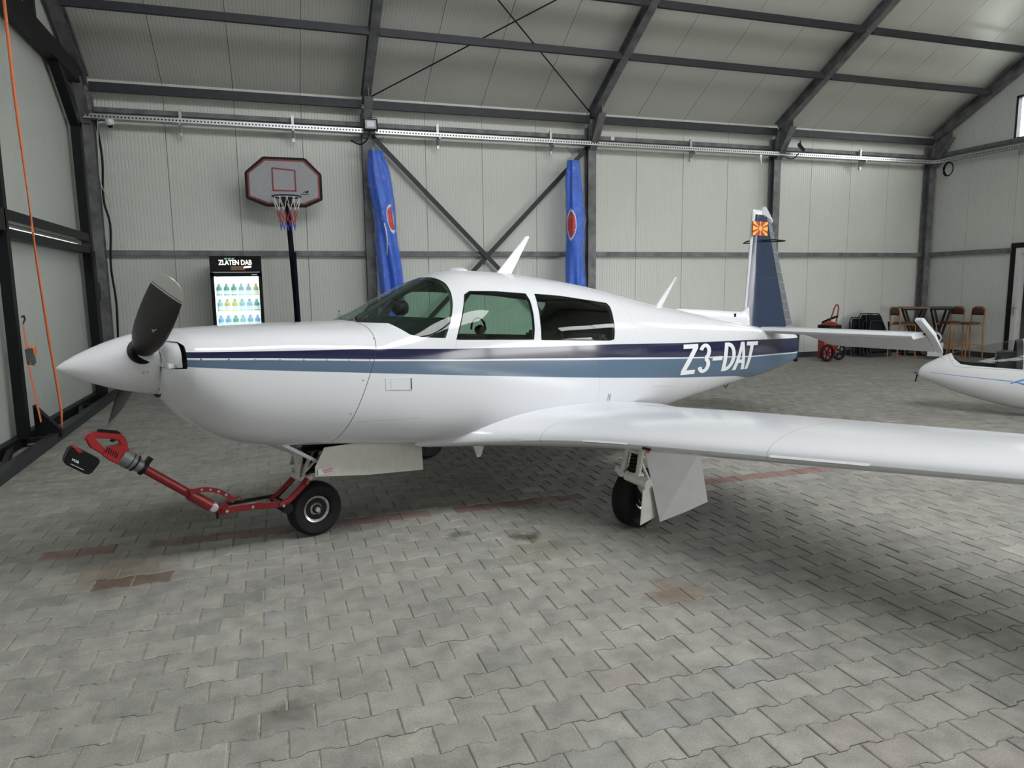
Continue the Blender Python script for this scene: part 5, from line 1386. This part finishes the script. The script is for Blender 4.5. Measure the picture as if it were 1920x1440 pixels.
MB().prism([(-.07, 1.905), (-.075, 1.97), (.10, 1.97), (.135, 1.905)], lambda p, q, t: (p, -.318+t, q), -.006, 0).build('sign_picture', 'table_wood', fr)
MB().prism([(.11, 1.935), (.115, 1.965), (.225, 1.975), (.22, 1.945)], lambda p, q, t: (p, -.322+t, q), -.004, 0).build('sign_scroll', 'letter_glow', fr)
for k in range(3): MB().prism([(-.14+.05*k, 2.06), (-.16+.05*k, 2.085), (-.11+.05*k, 2.095)], lambda p, q, t: (p, -.338+t, q), -.004, .002).build('sign_leaf', 'bottle_green', fr)
dor_ = empty('door', parent=fr)
for lo, hi in (((-W2_, -Dp-.04, .18), (-W2_+.05, -Dp, 1.87)), ((W2_-.05, -Dp-.04, .18), (W2_, -Dp, 1.87)), ((-W2_, -Dp-.04, 1.81), (W2_, -Dp, 1.87)), ((-W2_, -Dp-.04, .18), (W2_, -Dp, .26))):
    MB().b2(lo, hi).build('door_frame', 'black', dor_)
MB().b2((-W2_+.05, -Dp-.02, .26), (W2_-.05, -Dp-.015, 1.81)).build('glass_pane', 'clear_pane', dor_)
MB().b2((.22, -Dp-.043, 1.83), (.30, -Dp-.04, 1.842)).build('maker_plate', 'letter', dor_)
shz = [.42, .74, 1.01, 1.26, 1.50]
for z in shz:
    MB().b2((-.325, -.24, z-.010), (.325, .22, z)).build('shelf', 'white_flat', fr)
    MB().b2((-.325, -.262, z-.022), (.325, -.250, z+.022)).build('price_rail', 'fridge_light', fr)
FX, FY = -.55, 12.10
def bottle(nm, x, y, z, h, r, mt, label, grp, capm='net_white'):
    t = empty(nm, (x, y, z), 0, label, 'bottle' if nm == 'drink_bottle' else 'can', grp)
    if nm == 'drink_bottle':
        MB().lathe([(0, 0), (r, 0), (r, h*.66), (r*.9, h*.74), (r*.5, h*.84), (r*.45, h*.94)], 12).build('bottle_body', mt, t, smooth=50)
        MB().lathe([(r*.42, h*.92), (r*.42, h), (0, h)], 10).build('cap', capm, t)
        MB().lathe([(r*1.02, h*.22), (r*1.02, h*.5)], 12).build('paper_label', 'fridge_inner', t, smooth=50)
    else: MB().lathe([(0, 0), (r*.85, 0), (r, .01), (r, h-.012), (r*.85, h), (0, h)], 12).build('can_body', mt, t, smooth=40)
    return t
plan = {1.50: [('bottle_green', 'green glass'), ('bottle_green', 'green glass'), ('bottle_green', 'green glass'), ('bottle_pale', 'pale'), ('bottle_pale', 'pale'), ('bottle_yellow', 'yellow')],
        1.26: [('bottle_pale', 'pale'), ('bottle_yellow', 'yellow'), ('bottle_yellow', 'yellow'), ('bottle_pale', 'pale'), ('bottle_pale', 'pale'), ('bottle_green', 'green glass')],
        1.01: [('bottle_blue', 'blue'), ('bottle_blue', 'blue'), ('bottle_green', 'green glass'), ('bottle_pale', 'pale'), ('bottle_blue', 'blue'), ('bottle_blue', 'blue')],
        .74: [('bottle_blue', 'blue'), ('can_red', 'red'), ('bottle_pale', 'pale'), ('bottle_green', 'green glass'), ('bottle_pale', 'pale'), ('bottle_pale', 'pale')]}
sn = {1.50: 'top', 1.26: 'second', 1.01: 'third', .74: 'fourth'}
seen = {}
for z, row_ in plan.items():
    for k, (mt, cn_) in enumerate(row_):
        key = (z, mt); lab = '%s bottle on the %s shelf of the lit drinks fridge' % (cn_, sn[z])
        n_same = sum(1 for q in row_ if q[0] == mt)
        pos = ['far left', 'second from left', 'third from left', 'third from right', 'second from right', 'far right'][k]
        lab = '%s bottle on the %s shelf of the drinks fridge, %s' % (cn_, sn[z], pos)
        if mt == 'can_red': bottle('drink_can', FX-.27+.108*k, FY-.16, z, .125, .032, mt, 'red can on the fourth shelf of the drinks fridge', 'drinks in the fridge')
        else: bottle('drink_bottle', FX-.27+.108*k, FY-.16, z, .205, .046, mt, lab, 'drinks in the fridge')

# small clear bottle seen over the cowling, standing on a ledge by the back wall
sh = empty('side_table', (1.02, 12.1, 0), 0, 'slim black side table behind the aircraft, carrying a clear bottle', 'table')
MB().b2((-.2, -.15, 1.00), (.2, .15, 1.03)).build('tabletop', 'table_dark', sh)
for a in (-.17, .17):
    for b in (-.12, .12): MB().b2((a-.012, b-.012, 0), (a+.012, b+.012, 1.0)).build('leg', 'black', sh)
wbt = empty('water_bottle', (.985, 12.05, 1.03), 0, 'clear plastic water bottle with blue cap beyond the cowling', 'bottle')
MB().lathe([(0, 0), (.034, 0), (.036, .02), (.033, .06), (.036, .10), (.034, .14), (.014, .185), (.013, .20)], 20).build('bottle_body', 'pet_clear', wbt, smooth=50)
MB().lathe([(.017, .20), (.017, .222), (0, .222)], 14).build('cap', 'glider_blue', wbt)

# ================================================================ WHEELED EXTINGUISHER
ex = empty('wheeled_extinguisher', (10.80, 11.85, 0), -.15, 'red wheeled fire extinguisher with black hose ring standing by the back wall', 'fire extinguisher')
MB().lathe([(0, .10), (.13, .10), (.15, .14), (.15, .56), (.13, .64), (.07, .70), (.05, .72), (0, .72)], 32, (0, 0, .0)).build('cylinder', 'red', ex, smooth=40)
MB().b2((-.21, -.16, .05), (-.04, .06, .42)).build('shroud', 'red', ex, bevel=.008)
MB().lathe([(.07, .70), (.22, .69), (.23, .64), (.20, .60), (.16, .60)], 32).build('hose_tray', 'black', ex, smooth=40)
MB().lathe([(0, .76), (.06, .755), (.13, .73), (.18, .70), (.18, .69), (0, .69)], 32).build('top_cover', 'red', ex, smooth=40)
for k in range(3): MB().tube(arc((0, 0, .63+.025*k), .215, 0, 360, 36, 'xy')[:-1], .014, 8, closed=True).build('hose', 'black', ex, smooth=60)
MB().tube([Vector((0, 0, .80))+Matrix.Rotation(-.35, 3, 'X') @ Vector((.17*cos(a), .12*sin(a)-.0, .0+.05*cos(a*1))) for a in np.linspace(0, 2*PI, 28, endpoint=False)], .013, 8, closed=True).build('hose_loop', 'black', ex, smooth=60)
MB().tube([(-.03, -.05, .74), (.02, -.02, .84), (.10, .02, 1.00), (.16, .05, 1.07), (.21, .07, 1.07), (.24, .08, 1.02), (.21, .06, .86), (.17, .04, .73)], .014, 10).build('pull_handle', 'red', ex, smooth=60)
for wx, wy in ((-.13, -.17), (.26, .02)):
    wr_ = MB().lathe([(.115, -.022), (.15, -.026), (.165, 0), (.15, .026), (.115, .022)], 36, (wx, wy, .166), Matrix.Rotation(PI/2+.0, 3, 'X'), closed=True).build('wheel', 'rubber', ex, smooth=40)
    MB().lathe([(.0, -.02), (.03, -.02), (.03, .02), (0, .02)], 16, (wx, wy, .166), Matrix.Rotation(PI/2, 3, 'X')).build('hub', 'black', wr_)
    for k in range(6):
        a = k*PI/3+.2; MB().beam((wx, wy, .166), (wx+.125*cos(a), wy, .166+.125*sin(a)), .012, .030, (0, 1, 0)).build('spoke', 'black', wr_)
MB().cyl((-.13, -.17, .166), (.26, .02, .166), .012, 8).build('axle', 'zinc', ex)

ex.scale = (1, 1, 1.07)
# ================================================================ FOLDED CHAIRS
def folded(k, x, y, rz, label, w_=.56, h_=.95, lean=.24):
    t = empty('folded_lounger', (x, y, 0), rz, label, 'folding chair', 'folded loungers leaning on the back wall')
    R = Matrix.Rotation(-lean, 4, 'X')
    def tr_(p): return R @ Vector(p)
    fr_ = [(-w_/2-.02, 0, .02), (-w_/2, 0, h_*.55), (-w_/2+.09, 0, h_*.94), (-w_/2+.14, 0, h_), (w_/2-.14, 0, h_), (w_/2-.09, 0, h_*.94), (w_/2, 0, h_*.55), (w_/2+.02, 0, .02)]
    MB().tube([tr_(p) for p in fr_], .013, 8, closed=True).build('frame', 'dark_steel', t, smooth=60)
    MB().tube([tr_((x_*.92, y_-.06, z_*.80+.02)) for x_, y_, z_ in fr_], .012, 8, closed=True).build('inner_frame', 'dark_steel', t, smooth=60)
    g = MB(); g.add([tr_((a, -.018-.012*sin(PI*v), z)) for v, (z, ww) in ((0, (.12, w_/2-.02)), (.25, (h_*.4, w_/2-.03)), (.5, (h_*.6, w_/2-.05)), (.75, (h_*.86, w_/2-.10)), (1, (h_*.97, w_/2-.14))) for a in (-ww, ww)], [(2*i, 2*i+1, 2*i+3, 2*i+2) for i in range(4)])
    o = g.build('sling', 'mesh_black', t); md = o.modifiers.new('th', 'SOLIDIFY'); md.thickness = .006
    for s in (-1, 1): MB().tube([tr_((s*(w_/2+.02), -.05, .35)), tr_((s*(w_/2+.025), -.08, .75))], .017, 8).build('armrest', 'black', t, smooth=60)
    MB().tube([tr_((-w_/2, -.04, .25)), tr_((w_/2, -.04, .25))], .010, 8).build('crossbar', 'dark_steel', t)
    return t
folded(0, 12.28, 11.98, .0, 'black folded lounger at the front of the leaning stack')
folded(1, 12.22, 12.12, .02, 'black folded lounger, middle of the leaning stack')
folded(2, 12.08, 12.26, .08, 'grey-edged folded lounger nearest the wall, showing at the left of the stack', .58, .86, .22)

# ================================================================ BAR STOOLS AND TABLES
def stool(label, grp='orange tubular bar stools'):
    t = empty('bar_stool', (0, 0, 0), 0, label, 'bar stool', grp)
    # local: faces +x, back at x = -.17
    w_ = .17
    MB().tube([(-.20, -w_, 0), (-.17, -w_, .70), (-.19, -w_, .98), (-.195, -w_+.03, 1.04), (-.20, -w_+.08, 1.065), (-.20, w_-.08, 1.065), (-.195, w_-.03, 1.04), (-.19, w_, .98), (-.17, w_, .70), (-.20, w_, 0)], .013, 8).build('rear_frame', 'orange_wood', t, smooth=60)
    MB().tube([(.20, -w_, 0), (.17, -w_, .66), (.15, -w_, .70), (.12, -w_+.02, .715), (.12, w_-.02, .715), (.15, w_, .70), (.17, w_, .66), (.20, w_, 0)], .013, 8).build('front_frame', 'orange_wood', t, smooth=60)
    for s in (-1, 1): MB().tube([(-.17, s*w_, .70), (.15, s*w_, .71)], .011, 8).build('seat_rail', 'orange_wood', t)
    MB().lathe([(0, .72), (.17, .72), (.195, .73), (.195, .745), (.17, .755), (0, .755)], 28, (0, 0, 0)).build('seat', 'brown_wood', t, smooth=40)
    g = MB(); rows_ = []
    for z, ww in ((.90, .155), (.95, .16), (1.0, .155), (1.035, .12), (1.05, .08)): rows_.append([(-.185-.012*cos(PI*a/.34), a*ww/.17, z) for a in np.linspace(-.17, .17, 9)])
    g.grid(rows_); o = g.build('backrest', 'brown_wood', t, smooth=60); md = o.modifiers.new('th', 'SOLIDIFY'); md.thickness = .012
    MB().tube([(-.19, 0+.06*cos(a), .98+.05*sin(a)) for a in np.linspace(0, 2*PI, 16, endpoint=False)], .004, 5, closed=True).build('back_inlay', 'orange_wood', t)
    for a, b in (((-.19, -w_, .28), (.19, w_, .25)), ((-.19, w_, .28), (.19, -w_, .25))):
        mid = ((a[0]+b[0])/2, 0, .30); MB().tube([a, mid, b], .010, 8).build('footrest', 'orange_wood', t, smooth=60)
    return t
s1 = stool('orange tubular bar stool left of the high table, beside the folded loungers')
s1.location = (12.60, 11.72, 0); s1.rotation_euler.z = -.25
def place(src, x, y, rz, label, grp=None):
    c = copy_tree(src); c.location = (x, y, 0); c.rotation_euler.z = rz; c['label'] = label
    if grp: c['group'] = grp
    return c
place(s1, 13.57, 11.43, PI-.10, 'orange tubular bar stool right of the high table, nearer the corner column')
place(s1, 13.60, 11.00, PI-.18, 'orange tubular bar stool against the right wall, nearest the doorway')
place(s1, XR+.75, 10.00, 2.2, 'orange bar stool seen through the open doorway, nearer the jamb', 'bar stools in the side room')
place(s1, XR+1.25, 9.7, 1.2, 'orange bar stool seen through the doorway, deeper in the side room', 'bar stools in the side room')
def hightable(x, y, rz, w_, top, label):
    t = empty('high_table', (x, y, 0), rz, label, 'table', 'high tables in the corner')
    MB().b2((-w_/2, -.20, 1.02), (w_/2, .20, 1.055)).build('tabletop', top, t, bevel=.004)
    for s in (-.15, .15):
        for a, b in (((-w_/2+.08, 1.0), (w_/2-.14, .03)), ((w_/2-.08, 1.0), (-w_/2+.14, .03))):
            MB().beam((a[0], s, a[1]), (b[0], s, b[1]), .04, .035, (0, 1, 0)).build('leg', 'black', t)
        MB().b2((-w_/2+.06, s-.02, .985), (w_/2-.06, s+.02, 1.02)).build('top_bar', 'black', t)
        MB().b2((-w_/2+.04, s-.02, 0), (w_/2-.04, s+.02, .03)).build('foot_bar', 'black', t)
    return t
hightable(13.24, 12.05, -.61, .56, 'table_wood', 'high table with brown top and crossed black legs beside the left bar stool')
hightable(13.67, 11.76, -.61, .46, 'table_dark', 'high table with near-black top and crossed black legs in front of the corner column')
ro_ = empty('rolled_mat', (13.06, 11.30, .445), -.85, 'dark rolled tube with white rim in front of the high tables', 'roll')
MB().lathe([(.075, -.25), (.105, -.25), (.105, .25), (.075, .25)], 28, (0, 0, 0), Matrix.Rotation(PI/2, 3, 'X'), closed=True).build('outer_wrap', 'white_flat', ro_, smooth=40)
MB().lathe([(0, -.24), (.075, -.24), (.075, .24), (0, .24)], 24, (0, 0, 0), Matrix.Rotation(PI/2, 3, 'X')).build('core', 'black', ro_, smooth=40)
bx = empty('storage_box', (13.06, 11.30, 0), -.85, 'pale low box in front of the high tables carrying the dark rolled tube', 'box')
MB().b2((-.14, -.22, .06), (.14, .22, .34)).build('box_body', 'white_flat', bx, bevel=.01)
MB().b2((-.15, -.23, 0), (.15, .23, .06)).build('plinth', 'table_dark', bx)

# ================================================================ FLOODLIGHTS, CAMERA, CABLES
def flood(x, y, z, rz, tilt, label):
    t = empty('floodlight', (x, y, z), rz, label, 'floodlight', 'floodlights on the frame columns')
    R = Matrix.Rotation(tilt, 3, 'X')
    g = MB(); g.box((0, 0, 0), (.23, .04, .19), R); g.build('housing', 'black', t, bevel=.008)
    g = MB(); g.box(R @ Vector((0, -.022, 0)), (.18, .004, .14), R); g.build('reflector', 'lamp_glass', t)
    g = MB(); g.box(R @ Vector((0, -.026, .005)), (.12, .004, .09), R); g.build('led_panel', 'led', t)
    MB().tube([(-.10, 0, .02), (-.10, .03, .12), (.10, .03, .12), (.10, 0, .02)], .007, 6).build('yoke', 'black', t)
    return t
flood(COLX[1]+.04, D-.30, 4.27, 0, -.12, 'black square floodlight on the first column, above the left parasol')
flood(COLX[3]+.28, D-.42, 4.28, .9, -.7, 'black floodlight tilted down on the column behind the tail fin')
def cable(name, pts, r, label, mt='black', n=8, grp=None):
    P = [Vector(p) for p in pts]; out = []
    for i in range(len(P)-1):
        p0, p1, p2, p3 = P[max(0, i-1)], P[i], P[i+1], P[min(len(P)-1, i+2)]
        for k in range(8):
            t = k/8; out.append(.5*((2*p1)+(p2-p0)*t+(2*p0-5*p1+4*p2-p3)*t*t+(3*p1-p0-3*p2+p3)*t**3))
    out.append(P[-1]); o = MB().tube(out, r, n).build(name, mt, None, smooth=60); tag(o, label, 'cable', grp); return o
cable('lamp_cable', [(COLX[1]+.02, D-.34, 4.18), (COLX[1]-.02, D-.34, 4.04), (COLX[1]-.14, D-.30, 3.95), (COLX[1]-.28, D-.22, 4.02)], .012, 'black cable looping under the floodlight on the first column')
cable('lamp_cable', [(COLX[3]+.26, D-.38, 4.18), (COLX[3]+.16, D-.32, 4.08), (COLX[3]+.02, D-.22, 4.13)], .010, 'black cable of the tilted floodlight behind the tail fin')
cable('column_cable', [(X0+.13, D-.12, 4.15), (X0+.17, D-.12, 3.6), (X0+.14, D-.12, 3.0), (X0+.20, D-.12, 2.6), (X0+.16, D-.12, 2.0), (X0+.19, D-.12, 1.4), (X0+.16, D-.12, .6), (X0+.18, D-.12, .05)], .016, 'bundle of black cables down the left corner column')
cable('column_cable', [(X0+.16, D-.14, 4.18), (X0+.12, D-.14, 3.3), (X0+.22, D-.12, 2.9), (X0+.14, D-.12, 2.3)], .007, 'thin grey cable tied beside the left corner column', 'zinc')
pts = []
for k in range(3):
    for a in np.linspace(0, 2*PI, 20, endpoint=False): pts.append((XR-.26-.01*k, 11.95+(.10+.012*k)*cos(a), 3.98+(.13+.008*k)*sin(a)))
co = MB().tube(pts, .009, 6).build('coiled_cable', 'black', None, smooth=60); tag(co, 'black coiled cable hung from the tray in the right corner', 'cable')
cam_ = empty('security_camera', (-2.20, D-.22, 4.085), 0, 'white dome security camera under the tray in the left corner', 'camera')
MB().lathe([(0, .06), (.06, .06), (.065, .02), (.055, -.03), (.0, -.06)], 24).build('housing', 'white_paint', cam_, smooth=50)
MB().lathe([(0, -.05), (.035, -.035), (.045, 0), (0, .01)], 20, (.01, -.035, -.02), Matrix.Rotation(.7, 3, 'X')).build('lens_ball', 'black_gloss', cam_, smooth=50)
MB().tube([(-.05, .0, .03), (-.10, .02, .05), (-.16, .03, .04)], .008, 6).build('camera_lead', 'black', cam_)
jb = MB().b2((-.04, -.02, -.04), (.04, .02, .04)).build('junction_box', 'white_flat', None, bevel=.004); jb.location = (6.08, D-.19, 4.30); tag(jb, 'small white junction box sitting on the cable tray beside the middle column', 'junction box')

# ================================================================ ORANGE STRAPS on the hangar door
g = MB(); P = [(-2.42, 8.78, 4.62, .0), (-2.41, 8.77, 3.6, .1), (-2.39, 8.75, 3.1, .5), (-2.37, 8.73, 2.6, .9), (-2.36, 8.76, 1.9, .6), (-2.34, 8.83, 1.1, .3), (-2.32, 8.88, .6, .35), (-2.30, 8.86, .3, .5), (-2.31, 8.84, .09, .9)]
rows_ = []
for x, y, z, tw in P:
    a = Vector((cos(tw), -sin(tw)*.6, 0))*.015; rows_.append([tuple(Vector((x, y, z))-a), tuple(Vector((x, y, z))+a)])
g.grid(rows_); st = g.build('tension_strap', 'orange_web', None, smooth=60); md = st.modifiers.new('th', 'SOLIDIFY'); md.thickness = .003
tag(st, 'long orange webbing strap hanging from the roof beam to the door ground rail', 'strap')
rs = empty('ratchet_strap', (-2.47, 8.50, 0), 0, 'orange ratchet strap hooked on the black door post', 'strap')
g = MB(); g.beam((0, 0, 1.30), (.0, .03, 1.02), .003, .045, (0, 1, 0)); g.beam((0, .03, .86), (.03, .14, .24), .003, .05, (0, 1, 0)); g.build('webbing', 'orange_web', rs)
MB().tube([(0, -.02, 1.36), (.0, .05, 1.37), (.0, .07, 1.33), (0, .0, 1.29)], .009, 6).build('hook', 'dark_steel', rs)
MB().box((.02, .06, .95), (.07, .07, .17), Matrix.Rotation(.15, 3, 'X')).build('ratchet_body', 'galvanized', rs, bevel=.006)
MB().tube([(.02, .03, .88), (.03, .10, .85), (.03, .14, .92), (.02, .10, 1.02)], .008, 6).build('ratchet_lever', 'zinc', rs)
MB().lathe([(0, -.03), (.05, -.03), (.055, 0), (.05, .03), (0, .03)], 16, (.03, .09, 1.0), Matrix.Rotation(PI/2, 3, 'Y')).build('webbing_roll', 'orange_web', rs, smooth=40)
